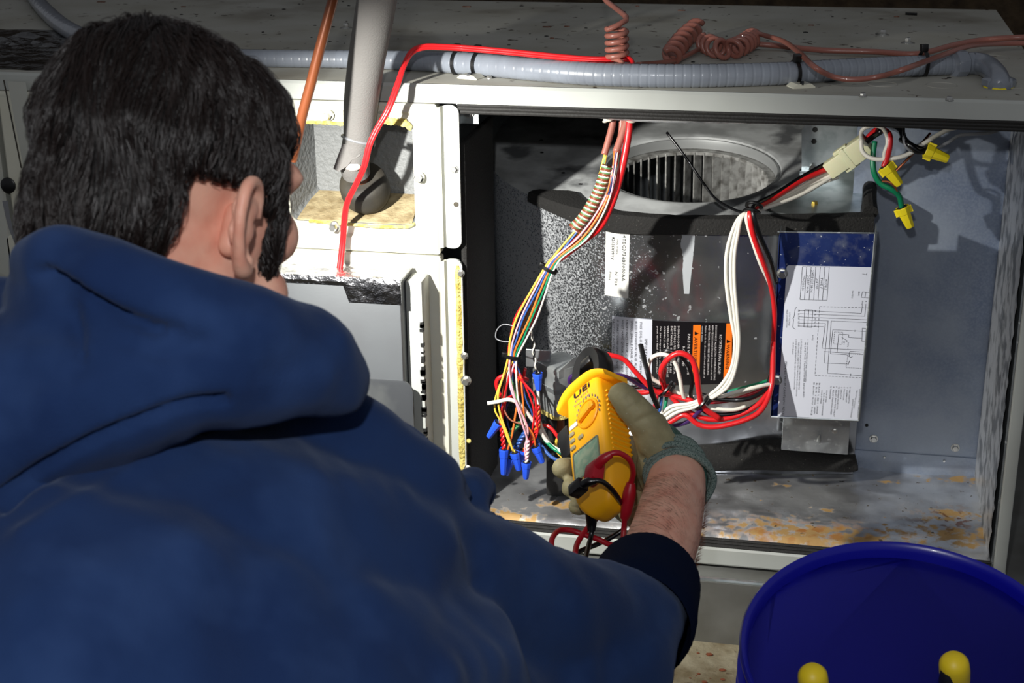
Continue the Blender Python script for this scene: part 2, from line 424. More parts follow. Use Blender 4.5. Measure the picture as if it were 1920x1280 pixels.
def remesh(parts, voxel, smooth_it=8, disp=None):
    """union of closed pieces into one continuous skin"""
    V, Fc = join(*parts); me = bpy.data.meshes.new('skin_tmp'); me.from_pydata([tuple(float(c) for c in v) for v in V], [], Fc); me.update()
    bm = bmesh.new(); bm.from_mesh(me); bmesh.ops.recalc_face_normals(bm, faces=bm.faces); bm.to_mesh(me); bm.free()
    o = bpy.data.objects.new('skin_tmp', me); COL.objects.link(o)
    r = o.modifiers.new('r', 'REMESH'); r.mode = 'VOXEL'; r.voxel_size = voxel
    s = o.modifiers.new('s', 'SMOOTH'); s.iterations = smooth_it; s.factor = .5
    dg = bpy.context.evaluated_depsgraph_get(); ev = o.evaluated_get(dg); m2 = ev.to_mesh()
    n = len(m2.vertices); co = np.empty(n*3); m2.vertices.foreach_get('co', co); co = co.reshape(-1, 3)
    no = np.array([tuple(v.normal) for v in m2.vertices]) if disp else None
    Fo = [tuple(p.vertices) for p in m2.polygons]; ev.to_mesh_clear(); bpy.data.objects.remove(o)
    if disp: co = disp(co, no)
    return co, Fo


def sphere(c, r, sub=2, sc=None):
    bm = bmesh.new(); bmesh.ops.create_icosphere(bm, subdivisions=sub, radius=1)
    V, Fc = bm_out(bm); V = np.array(V)
    if sc is not None: V = V*np.array(sc)
    return V*r+np.asarray(c), Fc


def chain(nodes_, n=7):
    """nodes_: (point, radius) list -> overlapping balls along the chain"""
    out = []
    for (a, ra), (b, rb) in zip(nodes_[:-1], nodes_[1:]):
        a = np.asarray(a, float); b = np.asarray(b, float)
        k = max(2, int(np.linalg.norm(b-a)/(min(ra, rb)*.3)))
        for i in range(k+1):
            t = i/k; out.append(sphere(a+(b-a)*t, ra+(rb-ra)*t))
    return out


def PXD(*l): return [(U(x, y, D=d), r) for x, y, d, r in l]


def px_wire(pts, **k):
    """wire control points given as (photo x, photo y, depth plane y)"""
    return [U(a, b, y=c) for a, b, c in pts]
# ================================================================== SETTING
ZT = .574          # top of the cabinet
ZO = .552          # top edge of the opening
o = link_mesh('floor', *boxm(-3, 3, -2.6, 3, -.34, -.30), 'attic', smooth=False, kind='structure')
o = link_mesh('wall_back', *boxm(-3, 3, 2.9, 3.0, -.30, 1.9), 'attic', smooth=False, kind='structure')

# drain pan under the cabinet
pan = thing('drain_pan', 'grey galvanised drain pan under the open cabinet with dirt along its bottom', 'drain pan', (0, -.2, -.30))
zl = U(1400, 1085, y=-.03)[2]; zb = U(1400, 1213, y=-.045)[2]
link_mesh('ledge', *boxm(-1.3, .86, -.035, .76, zl-.004, zl, 0), 'pan', pan, smooth=False)
link_mesh('ledge_lip', *tube([(-1.3, -.036, zl-.002), (.86, -.036, zl-.002)], .0035, 8, smooth=False), 'zinc', pan)
link_mesh('riser_panel', *join(boxm(-1.3, .86, -.042, -.036, zb, zl-.003)), 'pan', pan, smooth=False)
link_mesh('pan_bottom', *boxm(-1.3, .86, -.62, -.042, zb-.006, zb), 'pan_dirty', pan, smooth=False)
link_mesh('front_lip', *join(boxm(-1.3, .86, -.626, -.62, zb-.006, zb+.05), tube([(-1.3, -.623, zb+.05), (.86, -.623, zb+.05)], .004, 6, smooth=False)), 'pan', pan, smooth=False)
[link_mesh('pan_support', *boxm(x, x+.09, -.6, .5, -.30, zb-.006), 'attic', pan, smooth=False) for x in (-1.2, -.4, .4, .76)]
[link_mesh('cabinet_support', *boxm(x, x+.06, .0, .5, zl, -.04), 'dark', pan, smooth=False) for x in (-1.1, -.3, .5)]
V = []
for i in range(70):
    x = random.uniform(.33, .52); y = random.uniform(-.2, -.05); s = random.uniform(.0008, .0035)
    V.append(sphere((x, y, zb+s*.3), s, 1, (1.5, 1, .5)))
link_mesh('pan_grit', *join(*V), 'w_brown', pan, kind='stuff')

# ================================================================== CABINET
cab = thing('air_handler_cabinet', 'open cream and grey steel air handler cabinet lying on its side', 'cabinet', (0, .25, -.04))
XR = .712
x_in = .694
# top plate with rolled front flange
L0 = [(y, z) for y, z in ((.0, ZO), (-.003, ZO+.001), (-.004, ZO+.004), (-.004, ZT-.006), (-.003, ZT-.002), (.002, ZT), (.745, ZT), (.745, ZT-.003), (.003, ZT-.003), (.0, ZT-.007))]
link_mesh('top_panel', *loft([[(x, y, z) for y, z in L0] for x in (-1.25, XR)]), 'top', cab, angle=25)
L1 = [(-.0085, ZO-.001), (-.0085, ZT-.004), (-.0065, ZT-.0005), (-.0045, ZT-.0005), (-.0045, ZO-.001)]
link_mesh('top_flange', *loft([[(x, y, z) for y, z in L1] for x in (-1.25, XR)]), 'grey_enamel', cab, angle=25)
L1 = [(y, z) for y, z in ((-.0085, -.042), (-.0095, -.040), (-.0095, -.020), (-.0075, -.0165), (.012, -.0165), (.012, -.042))]
link_mesh('bottom_flange', *loft([[(x, y, z) for y, z in L1] for x in (-1.25, XR)]), 'grey_enamel', cab, angle=25)
link_mesh('back_panel', *boxm(-1.25, XR, .740, .744, -.04, ZT-.003), 'galv', cab, smooth=False)
link_mesh('bottom_panel', *boxm(-1.25, XR, .012, .74, -.042, -.03), 'galv', cab, smooth=False)
# foil-faced floor liner, slightly uneven
nx, ny = 90, 34; V = []; Fc = []
for j in range(ny+1):
    for i in range(nx+1):
        x = .02+(x_in-.02)*i/nx; y = .004+(.24-.004)*j/ny if j < ny else .5
        h = .004*noise.noise(Vector((x*9, y*22, 1)))+.0015*noise.noise(Vector((x*40, y*60, 4)))
        V.append((x, y, -.004+h-(.010 if j == 0 else 0)))
for j in range(ny):
    for i in range(nx): Fc.append((j*(nx+1)+i, j*(nx+1)+i+1, (j+1)*(nx+1)+i+1, (j+1)*(nx+1)+i))
link_mesh('floor_liner', V, Fc, 'liner', cab, angle=180)
# black gasket lines
for k in range(3):
    link_mesh('gasket_strip', *tube([(0.02, -.002+.002*k, ZO-.004-.0045*k), (XR-.012, -.002+.002*k, ZO-.004-.0045*k)], .0026, 8, smooth=False), 'gasket', cab)
for k in range(3):
    link_mesh('gasket_strip', *tube([(.0, -.006+.0035*k, -.0155+.0028*k), (x_in, -.006+.0035*k, -.0155+.0028*k)], .0024, 8, smooth=False), 'gasket', cab)
# insulation above the opening: foil edge then black liner
pl = [U(x, y, y=.012) for x, y in ((960, 200), (1040, 206), (1120, 213), (1200, 219), (1290, 222), (1400, 224), (1500, 226), (1640, 229))]
V, Fc = tube(pl, [.002, .004, .0055, .006, .0055, .005, .0045, .003], 10, 6)
link_mesh('insulation_edge', V, Fc, 'foil_side', cab)
link_mesh('top_liner', *boxm(.02, x_in, .012, .56, ZO-.010, ZT-.004), 'dark', cab, smooth=False)
# right side wall with foil insulation
link_mesh('side_frame', *join(boxm(x_in+.003, XR, -.0095, .0, -.04, ZO+.02, .002), boxm(XR-.004, XR, .0, .74, -.04, ZT-.003)), 'grey_enamel', cab, angle=25)
V = []; Fc = []; nz = 70; ny = 24
for j in range(ny+1):
    for i in range(nz+1):
        y = .0+.245*j/ny; z = -.006+(ZO+.004)*i/nz
        cell = abs(math.sin((z*1.0+y*1.6)*95))*abs(math.sin((z*1.0-y*1.3)*95)); qu = (1-math.exp(-5*cell))
        amp = 1. if (y < .10+.03*math.sin(z*9)) else 0.
        V.append((x_in-.001-.0016*qu*amp-(.0016*amp), y, z))
for j in range(ny):
    for i in range(nz): Fc.append((j*(nz+1)+i, j*(nz+1)+i+1, (j+1)*(nz+1)+i+1, (j+1)*(nz+1)+i))
link_mesh('side_insulation', V, Fc, 'foil_side', cab, angle=180)
link_mesh('side_liner', *boxm(x_in+.001, x_in+.003, .0, .55, -.03, ZO+.01), 'galv', cab, smooth=False)
# deck behind the wiring, right of the blower
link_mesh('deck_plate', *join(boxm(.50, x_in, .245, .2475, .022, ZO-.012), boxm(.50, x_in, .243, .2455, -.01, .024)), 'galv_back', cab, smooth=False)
for a, b in ((1638, 822), (1791, 839), (1658, 855), (1770, 862)):
    link_mesh('sheet_screw', *screw_head(U(a, b, y=.245), (0, -1, 0), .0045 if b < 845 else .0018, .004), 'screw', cab)
link_mesh('screw_hole', *lathe(U(1625, 797, y=.2446), (0, -1, 0), [(.0025, 0), (.0025, .0003)], 10), 'dark', cab)
# black lined bulkhead at the left of the blower bay
V, Fc = boxm(.018, .026, .006, .17, -.008, .50, .003)
bh = link_mesh('bulkhead', V, Fc, 'foam', cab, angle=40)
bz = [(.016, z) for z in np.linspace(.02, .345, 26)]
V, Fc = [], []
rows = []
for i, (x, z) in enumerate(bz):
    rr = .0055+.0022*noise.noise(Vector((i*1.3, 2, 0)))
    rows.append([(x+.001*noise.noise(Vector((i, 5, 1)))+rr*math.cos(a), .0+rr*math.sin(a), z) for a in np.linspace(0, 2*math.pi, 9)[:-1]])
link_mesh('glass_wool_edge', *loft(rows), 'fluff', cab)
# small galvanised bracket at top left of the bay
b0 = U(880, 210, y=.03)
link_mesh('corner_bracket', *join(boxm(b0[0]-.012, b0[0]+.012, .028, .030, b0[2]-.014, b0[2]+.016), boxm(b0[0]-.012, b0[0]-.010, .012, .03, b0[2]-.014, b0[2]+.016)), 'zinc', cab, smooth=False)
link_mesh('bracket_screw', *screw_head(b0+np.array([0, -.003, 0]), (0, -1, 0), .005), 'screw', cab)
# top plate details: knockout rings, screws, litter
for a, b, r in ((1655, 158, .017), (1765, 160, .018), (1888, 160, .022), (1862, 108, .02)):
    c = U(a, b, z=ZT); link_mesh('knockout_ring', *tube([c+r*np.array([math.cos(a), math.sin(a), 0]) for a in np.linspace(0, 2*math.pi, 41)], .0007, 6, 1, cap=False), 'top', cab)
for a, b in ((1655, 66), (1702, 81), (649, 53)):
    c = U(a, b, z=ZT); link_mesh('top_screw', *join(screw_head(c, (0, 0, 1), .0042, .006), lathe(c, (0, 0, 1), [(.0095, 0), (.0095, .0008), (.006, .0016)], 16)), 'screw', cab)
for a, b in ((918, 147), (1618, 180), (1780, 187)):
    c = U(a, b, z=ZT); link_mesh('top_screw', *screw_head(c, (0, 0, 1), .0035, .003), 'screw', cab)
V = []
for i in range(90):
    x = random.uniform(-.6, .66); y = random.uniform(.03, .72); s = random.uniform(.0008, .002)
    V.append(sphere((x, y, ZT+s*.3), s, 1, (random.uniform(1, 2.4), random.uniform(1, 1.8), .5)))
link_mesh('dust_litter', *join(*V), 'dark', cab, kind='stuff')
V = []
for a, b, s in ((1025, 51, .006), (875, 13, .007), (1063, 50, .004), (1035, 72, .003), (1278, 20, .006), (1521, 48, .004), (1681, 32, .004), (344, 13, .004), (190, 4, .007), (1195, 12, .003)):
    c = U(a, b, z=ZT); V.append(boxm(c[0]-s, c[0]+s, c[1]-s*.45, c[1]+s*.45, ZT, ZT+.0012, .0004))
link_mesh('wood_chips', *join(*V), 'copper', cab, kind='stuff')
c = U(1708, 26, z=ZT+.002); link_mesh('dark_chip', *tube([c+np.array([-.008, .002, 0]), c, c+np.array([.009, -.002, 0])], .0022, 6), 'dark', cab)

# ---- access panels on the left half (each could be lifted off)
x_f = -.004       # where the fold between face and flange lies
z_seam = U(835, 480, y=-.012)[2]


def panel_face(x0, x1, z0, z1, y_front, y_back, hole=None, ring=None):
    k = 6
    def lp(x0, x1, z0, z1, r, y): return [(x, y, z) for x, z in rrect(x0, x1, z0, z1, r, k)]
    loops = [lp(x0, x1, z0, z1, .004, y_back), lp(x0, x1, z0, z1, .004, y_front+.003), lp(x0+.003, x1-.003, z0+.003, z1-.003, .004, y_front)]
    if ring:
        a, b, c, d, r = ring
        loops += [lp(a, b, c, d, r, y_front), lp(a+.004, b-.004, c+.004, d-.004, r-.003, y_front+.004), lp(a+.012, b-.012, c+.012, d-.012, r-.008, y_front+.004), lp(a+.016, b-.016, c+.016, d-.016, r-.011, y_front+.001)]
    if hole:
        a, b, c, d, r = hole
        loops += [lp(a, b, c, d, r, y_front+.001), lp(a, b, c, d, r, y_front+.005), lp(a, b, c, d, r, y_back+.004)]
    return loft(loops, cap0=not hole, cap1=not hole)


up_ = thing('access_panel', 'cream upper access panel with recessed pipe opening, bright in the work light', 'access panel', (-.3, 0, z_seam))
yf = -.014
h0 = U(568, 228, y=yf); h1 = U(779, 425, y=yf)
hx0, hx1, hz0, hz1 = h0[0]-.004, h1[0], h1[2], U(700, 231, y=yf)[2]
hx0 = U(545, 400, y=yf)[0]
rx1 = U(806, 300, y=yf)[0]; rz1 = U(700, 208, y=yf)[2]; rz0 = U(800, 452, y=yf)[2]
link_mesh('panel_face', *panel_face(-.585, x_f, z_seam+.001, ZO-.002, yf, .004, (hx0, hx1, hz0, hz1, .010), (hx0-.035, rx1, rz0, rz1, .03)), 'cream', up_, angle=40)
k = 6
RL = lambda a, b, c, d, r, y: [(x, y, z) for x, z in rrect(a, b, c, d, r, k)]
rec = link_mesh('recess_tray', *loft([RL(hx0, hx1, hz0, hz1, .010, yf+.004), RL(hx0+.002, hx1-.003, hz0+.004, hz1-.002, .010, .01), RL(hx0+.012, hx1-.012, hz0+.020, hz1-.004, .012, .058)], cap0=False), 'recess', up_, angle=50)
rf0, rf1 = hx0+.006, hx1-.006
link_mesh('recess_floor', [(rf0, -.008, hz0+.002), (rf1, -.008, hz0+.002), (rf1-.006, .056, hz0+.023), (rf0+.006, .056, hz0+.023), (rf0, -.008, hz0+.0005), (rf1, -.008, hz0+.0005), (rf1-.006, .056, hz0+.02), (rf0+.006, .056, hz0+.02)], [(0, 1, 2, 3), (4, 5, 6, 7), (0, 1, 5, 4), (1, 2, 6, 5), (2, 3, 7, 6), (3, 0, 4, 7)], 'recess_floor', up_, smooth=False)
def wool(p, r):
    rows = []; C = catmull([U(a, b, y=yf-.001) for a, b in p], 8)
    for i, c in enumerate(C):
        rr = r*(1+.5*noise.noise(Vector((i*.9, r*900, 0)))); rows.append([(c[0]+rr*.5*math.cos(a), c[1]+rr*.4*math.sin(a), c[2]+rr*math.sin(a+.6)) for a in np.linspace(0, 2*math.pi, 9)[:-1]])
    return loft(rows)
[link_mesh('opening_wool', *w_, 'fluff', up_) for w_ in (wool(((575, 229), (610, 230), (650, 233)), .0022), wool(((712, 224), (735, 228), (757, 230), (770, 240)), .004), wool(((580, 414), (640, 419), (700, 424), (760, 425), (776, 420)), .002))]
for a, b in ((616, 216), (786, 332), (628, 424)):
    link_mesh('bolt', *screw_head(U(a, b, y=yf), (0, -1, 0), .0052, .009), 'screw', up_)
def flange(z0, z1, par, yb=.0):
    lp = [(x, z) for x, z in rrect(x_f+.001, .0215, z0, z1, .010, 5)]
    f = loft([[(x, yb, z) for x, z in lp], [(x, yb-.0035, z) for x, z in lp]])
    r_ = loft([[(x_f-.002, yf+.002, z), (x_f+.004, yf+.004, z), (x_f+.006, yb-.003, z), (x_f+.004, yb, z), (x_f-.002, yb, z)] for z in (z0+.002, z1-.002)])
    link_mesh('side_flange', *f, 'grey_enamel', par, angle=30)
    link_mesh('fold', *r_, 'cream', par, angle=30)
flange(z_seam+.008, ZO-.004, up_)
for a, b in ((852, 317),):
    link_mesh('screw', *screw_head(U(a, b, y=-.0038), (0, -1, 0), .0038, .003), 'screw', up_)
link_mesh('screw_hole', *lathe(U(855, 383, y=-.004), (0, -1, 0), [(.0032, 0), (.0032, .0004)], 12), 'rubber', up_)

lo_ = thing('access_panel', 'cream lower access panel beside the yellow glass wool strip, behind the grey box', 'access panel', (-.3, 0, -.01))
link_mesh('panel_face', *panel_face(-.6, x_f, -.012, z_seam-.001, yf, .004), 'cream', lo_, angle=40)
flange(-.012, z_seam-.006, lo_)
for a, b in ((864, 512), (871, 667), (877, 878)):
    link_mesh('screw', *screw_head(U(a, b, y=-.0038), (0, -1, 0), .0038, .003), 'screw', lo_)
link_mesh('bolt', *screw_head(U(874, 713, y=-.0038), (0, -1, 0), .0052, .006), 'screw', lo_)
link_mesh('screw_hole', *lathe(U(879, 826, y=-.004), (0, -1, 0), [(.0032, 0), (.0032, .0004)], 12), 'fluff', lo_)

lf = thing('access_panel', 'grey far left access panel with a round black plug, behind the head', 'access panel', (-.9, 0, .28))
zl2 = U(10, 528, y=yf)[2]
link_mesh('panel_face', *panel_face(-1.24, -.592, zl2, ZO-.002, yf, .004), 'left_enamel', lf, angle=40)
s0 = [U(a, b, y=yf-.0005) for a, b in ((7, 150), (22, 225), (40, 315))]
link_mesh('seam_groove', *tube(s0, .0009, 6), 'rubber', lf)
link_mesh('seam_strip', *loft([[tuple(U(a, b, y=yf)), tuple(U(a+34, b+2, y=yf)), tuple(U(a+34, b+2, y=yf-.003)), tuple(U(a, b, y=yf-.003))] for a, b in ((14, 152), (28, 230), (45, 318))]), 'left_enamel', lf, smooth=False)
link_mesh('plug', *lathe(U(16, 347, y=yf), (0, -1, 0), [(.0105, 0), (.0105, .002), (.009, .003), (0.001, .0032)], 24), 'black', lf)
link_mesh('rust_streak', *loft([[tuple(U(a, b, y=yf-.0003)), tuple(U(a+w, b+1, y=yf-.0003))] for a, b, w in ((4, 376, 11), (10, 405, 9), (17, 430, 8), (25, 450, 4), (32, 462, 1))], cap0=False, cap1=False, closed=False), 'w_grey', lf, smooth=False)
ll = link_mesh('access_panel', *panel_face(-1.24, -.592, -.012, zl2-.004, yf, .004), 'grey_enamel', angle=40, label='grey lower left access panel mostly hidden behind the navy hood', category='access panel')

# ---- grey box with foil tape leaning in front of the lower panel
gb = thing('filter_box', 'shallow grey metal box with foil tape along its top edge, behind the hood', 'box', (-.09, -.06, -.01))
yb_ = -.075
a0 = U(565, 535, y=yb_); a1 = U(748, 527, y=yb_); ztb = a1[2]; xr = a1[0]+.001
link_mesh('box_body', *boxm(-.32, xr, yb_, -.018, -.012, ztb, .0025), 'panel_grey', gb, angle=40)
q = lambda a, b: U(a, b, y=yb_-.0004)
xi1 = q(775, 760)[0]; zi1 = q(740, 713)[2]
link_mesh('inset_panel', *loft([RL(xi1-.16, xi1, -.06+.06, zi1, .014, yb_+.001), RL(xi1-.16, xi1, 0., zi1, .014, yb_-.0012), RL(xi1-.158, xi1-.002, .002, zi1-.002, .013, yb_-.0016)]), 'panel_dark', gb)
sfr = xr+.022
link_mesh('side_rail', *boxm(xr+.0005, sfr, -.055, -.018, -.012, ztb-.006, .0025), 'grey_enamel', gb, angle=40)
V = []
for i in range(46):
    t = random.random()**.8; z = ztb-.05-t*.24; V.append(boxm(sfr-.0035-random.random()*.002, sfr+.0004, -.0557, -.05, z, z+random.uniform(.002, .008)))
link_mesh('scuff_marks', *join(*V), 'dark', gb, kind='stuff', smooth=False)
# foil tape: wraps top and over the front edge
rows = []
for i in range(40):
    x = -.30+(xr+.30+.0015)*i/39; fr = x > U(645, 530, y=yb_)[0]
    dn = .030 if fr else .009
    n1 = .0012*noise.noise(Vector((x*60, 1, 0)))
    rows.append([(x, -.02, ztb+.0015), (x, -.045, ztb+.002+n1), (x, yb_-.001, ztb+.002-n1), (x, yb_-.0026-n1, ztb-.004), (x, yb_-.0022+n1*.8, ztb-dn*.5), (x, yb_-.0016, ztb-dn), (x, yb_-.0008, ztb-dn), (x, yb_-.0005, ztb-.001), (x, -.02, ztb+.0005)])
link_mesh('foil_tape', *loft(rows), 'foil', gb, angle=20)

# ================================================================== BLOWER HOUSING
bl = thing('blower_housing', 'shiny galvanised blower housing with round fan inlet inside the open bay', 'blower', (.28, .25, 0))
YH = .13
zf0 = U(1300, 418, y=YH)[2]; SL = .14
def zpl(y): return zf0+SL*(y-YH)
def UP_(px, py, off=0.):
    d = U(px, py, D=1)-CP; t = (zf0+off+SL*(CP[1]-YH)-CP[2])/(d[2]-SL*d[1]); return CP+d*t
edge_px = [(1012, 207), (965, 214), (937, 240), (918, 282), (925, 318), (958, 347), (1005, 371), (1080, 396), (1160, 409), (1250, 416), (1360, 418), (1460, 417), (1560, 415), (1638, 413)]
edge = [UP_(a, b) for a, b in edge_px]
edge = catmull(edge, 6)
xr_h = edge[-1][0]
back = [(xr_h, .24, zpl(.24)), (xr_h, .38, zpl(.38)), (xr_h, .52, zpl(.52)), (.4, .545, zpl(.545)), (.2, .545, zpl(.545))]
outline = [tuple(p) for p in edge]+back
# inlet hole in the plate
ic = (UP_(1104, 325)+UP_(1482, 328))/2; IR = np.linalg.norm(UP_(1482, 328)-UP_(1104, 325))/2*.99
tp = UP_(1290, 258); bt = UP_(1290, 372); ic[1] = (tp[1]+bt[1])/2; ic[2] = zpl(ic[1]); RY = (bt[1]-tp[1])/-2
print('inlet', ic, IR, RY)
IR = (IR+abs(RY))/2 if abs(abs(RY)-IR) < .03 else IR
pn = nrm((0, -SL, 1)); pe = np.array([1., 0, 0]); pf = np.cross(pn, pe)
hole = [ic+IR*(math.cos(a)*pe+math.sin(a)*pf) for a in np.linspace(0, 2*math.pi, 97)[:-1]]
# bridge outline to hole by angle
ol = np.array(outline); ang = lambda p: math.atan2(p[1]-ic[1], p[0]-ic[0])
res = []
for h in hole:
    a = ang(h); dx_, dy_ = math.cos(a), math.sin(a); best = None
    for i in range(len(ol)):
        p, q2 = ol[i], ol[(i+1) % len(ol)]; ex, ey = q2[0]-p[0], q2[1]-p[1]; den = dx_*ey-dy_*ex
        if abs(den) < 1e-12: continue
        t = ((p[0]-ic[0])*ey-(p[1]-ic[1])*ex)/den; s = ((p[0]-ic[0])*dy_-(p[1]-ic[1])*dx_)/den
        if t > 0 and -1e-6 <= s <= 1+1e-6 and (best is None or t < best): best = t
    best = max(best or 0, IR*1.02); y = ic[1]+dy_*best; res.append((ic[0]+dx_*best, y, zpl(y)))
lp1 = [ic+(np.array(h)-ic)*1.10 for h in hole]
def dz(l, d): return [tuple(np.array(p)+pn*d) for p in l]
o2 = []
for r_, h in zip(res, lp1):
    hh = np.array(h); rr = np.array(r_)
    if np.linalg.norm(rr-ic) < np.linalg.norm(hh-ic): hh = ic+(rr-ic)*.995
    o2.append(hh)
bell = [(1.10, 0), (1.06, .0), (1.03, -.0005), (1.0, -.002), (.99, -.006)]
loops = [dz(res, -.0012), dz(res, 0), dz(o2, 0)]
for s, d in bell[1:]: loops.append(dz([ic+(np.array(h)-ic)*min(s, np.linalg.norm(np.array(b)-ic)/np.linalg.norm(np.array(h)-ic)) for h, b in zip(hole, o2)], d))
link_mesh('side_plate', *loft(loops, False, False), 'plate', bl, angle=50)
rg = [[tuple(ic+(np.array(h)-ic)*s+pn*d) for h in hole] for s, d in ((.985, -.006), (.975, -.004), (.955, -.004), (.945, -.008), (.945, -.018), (.985, -.018), (.985, -.006))]
link_mesh('inlet_ring', *loft(rg, False, False), 'ring', bl, angle=50)
# fan wheel
wh = thing('fan_wheel', 'grey squirrel cage fan wheel seen through the round inlet', 'fan wheel', ic-pn*.14)
bw = boxm(-.0010, .0010, -.008, .008, -.125, 0)
me0 = None
for k in range(48):
    a = 2*math.pi*k/48; rd = math.cos(a)*pe+math.sin(a)*pf; tg = -math.sin(a)*pe+math.cos(a)*pf
    ax = nrm(tg*.8+rd*.6); ay = nrm(rd*.8-tg*.6)
    V, Fc = frame_map(bw, ic+rd*IR*.9-pn*.020, ax, ay, pn)
    link_mesh('fan_blade', V, Fc, 'blade', wh, smooth=False)
link_mesh('wheel_rim', *loft([[tuple(ic+(np.array(h)-ic)*s-pn*d) for h in hole] for s, d in ((.94, .019), (.98, .019), (.98, .024), (.86, .024), (.86, .019), (.94, .019))], False, False), 'blade', wh)
link_mesh('wheel_disc', *lathe(ic-pn*.145, pn, [(IR*.95, 0), (IR*.95, .003), (.02, .003), (.02, .02), (.008, .021)], 48), 'ring', wh)
# wrap sheet
wl = list(edge)+[np.array(b) for b in back[:2]]
zbot = -.002
link_mesh('scroll_sheet', *loft([[tuple(p) for p in wl], [(p[0], p[1]+SL*(p[2]-zbot), zbot) for p in wl], [(p[0], p[1]+SL*(p[2]-zbot)+.0012, zbot) for p in wl], [(p[0], p[1]+.0012, p[2]-.001) for p in wl]], False, False, closed=False), 'housing', bl, angle=60)
Sarc = [0.]
for a, b in zip(edge[:-1], edge[1:]): Sarc.append(Sarc[-1]+math.hypot(b[0]-a[0], b[1]-a[1]))
Sarc = np.array(Sarc); EX = np.array([e[0] for e in edge]); EY = np.array([e[1] for e in edge])
def WR(s, z, off=.0006):
    x = np.interp(s, Sarc, EX); y = np.interp(s, Sarc, EY); e = .004
    tx = np.interp(s+e, Sarc, EX)-np.interp(s-e, Sarc, EX); ty = np.interp(s+e, Sarc, EY)-np.interp(s-e, Sarc, EY)
    n = nrm((ty, -tx, 0)); return np.array([x, y+SL*(zpl(y)-z), z])+n*off
def WI(px, py):
    """photo pixel -> place on the curved sheet"""
    s = np.interp(px, [940, 1640], [Sarc[25], Sarc[-1]]); z = .3
    for _ in range(25):
        p = P(WR(s, z)); J = np.array([(P(WR(s+1e-3, z))-p)/1e-3, (P(WR(s, z+1e-3))-p)/1e-3]).T
        d = np.linalg.solve(J, np.array([px, py])-p); s += .7*d[0]; z += .7*d[1]; s = min(max(s, .1), Sarc[-1])
    return np.array([s, z])
# foam strip over the plate edge
ei = [i for i, e in enumerate(edge) if P(e)[0] > 992 and i > 30]
rows = []
for i in ei:
    e = np.array(edge[i]); p = edge[min(i+1, len(edge)-1)]-edge[max(i-1, 0)]; t = nrm((p[0], p[1], 0)); n = np.array([t[1], -t[0], 0])
    fx = P(e)[0]; ins = np.interp(fx, [990, 1035, 1090, 1150, 1240, 1640], [.012, .045, .022, .014, .013, .016])
    dn = np.interp(fx, [990, 1060, 1150, 1300, 1640], [.006, .012, .019, .014, .017])
    inn = e-n*ins; inn[2] = zpl(inn[1])
    wob = .002*noise.noise(Vector((fx*.02, 3, 0)))
    rows.append([tuple(inn+np.array([0, 0, .001])), tuple(inn+np.array([0, 0, .005+wob])), tuple(e-n*.004+np.array([0, 0, .0075+wob])), tuple(e+n*.004+np.array([0, 0, .006])), tuple(e+n*.0065+np.array([0, 0, .0])), tuple(e+n*.006+np.array([0, 0, -dn])), tuple(e+n*.001+np.array([0, 0, -dn-.001])), tuple(e+n*.0005)])
link_mesh('foam_strip', *loft(rows), 'foam', bl, angle=40)
c0 = UP_(1640, 405); c1 = UP_(1636, 340)
link_mesh('foam_corner', *tube([UP_(1632, 398, .008), UP_(1630, 370, .012), UP_(1632, 335, .010), UP_(1634, 312, .008)], [.010, .009, .0095, .006], 10), 'foam', bl)
V, Fc = boxm(-.0006, .0026, -.003, .004, -.018, 0)
# screws and marks on the plate
link_mesh('brass_screw', *screw_head(UP_(1527, 386, .0005), pn, .0045, .005), 'brass', bl)
for a, b in ((1015, 263), (1016, 286), (1056, 324), (1088, 345)):
    link_mesh('plate_hole', *lathe(UP_(a, b, .0006), pn, [(.0028, 0), (.0028, .0003)], 10), 'dark', bl)
# bright stamped plate right of the inlet
pp = [UP_(a, b, .002) for a, b in ((1440, 398), (1475, 372), (1498, 330), (1512, 300), (1610, 300), (1622, 345), (1612, 405), (1560, 412))]
link_mesh('stamped_plate', *loft([[tuple(p) for p in pp], [tuple(p+pn*.0012) for p in pp]]), 'zinc', bl, smooth=False)
# zinc bracket standing on it
g0 = UP_(1500, 318, .003); g1 = UP_(1612, 326, .003); gt = U(1508, 233, y=g0[1])
br = thing('mounting_bracket', 'bright zinc bracket with punched holes above the blower, behind the connector', 'bracket', (g0[0], g0[1], g0[2]))
y0 = g0[1]
sh = [(1511, 233), (1503, 245), (1503, 318), (1612, 324), (1618, 250), (1606, 236)]
link_mesh('bracket_plate', *loft([[tuple(U(a, b, y=y0)) for a, b in sh], [tuple(U(a, b, y=y0)+np.array([0, .0016, 0])) for a, b in sh]]), 'zinc', br, smooth=False)
link_mesh('bracket_foot', *boxm(g0[0], g0[0]+.03, y0-.012, y0+.001, g0[2]-.001, g0[2]+.001), 'zinc', br, smooth=False)
for a, b in ((1528, 243), (1526, 265)):
    link_mesh('punched_hole', *lathe(U(a, b, y=y0-.0003), (0, -1, 0), [(.0036, 0), (.0036, .0003)], 16), 'dark', br)
link_mesh('bolt', *screw_head(U(1524, 318, y=y0-.006), (0, -.6, .8), .004, .004), 'screw', br)
# lower rail of the housing below the control plate
r0 = U(1440, 790, y=.17); r1 = U(1590, 845, y=.17)
link_mesh('lower_bracket', *boxm(r0[0]+.02, r1[0], .166, .170, r1[2]-.004, r0[2]+.02, .0006), 'galv', bl, smooth=False)
for a, b in ((1535, 826),):
    link_mesh('long_screw', *tube([U(a, b, y=.166), U(a+1, b-9, y=.15)], [.003, .001], 8, smooth=False), 'screw', bl)
link_mesh('rail_screw', *screw_head(U(1565, 808, y=.166), (0, -1, 0), .0028, .002), 'screw', bl)
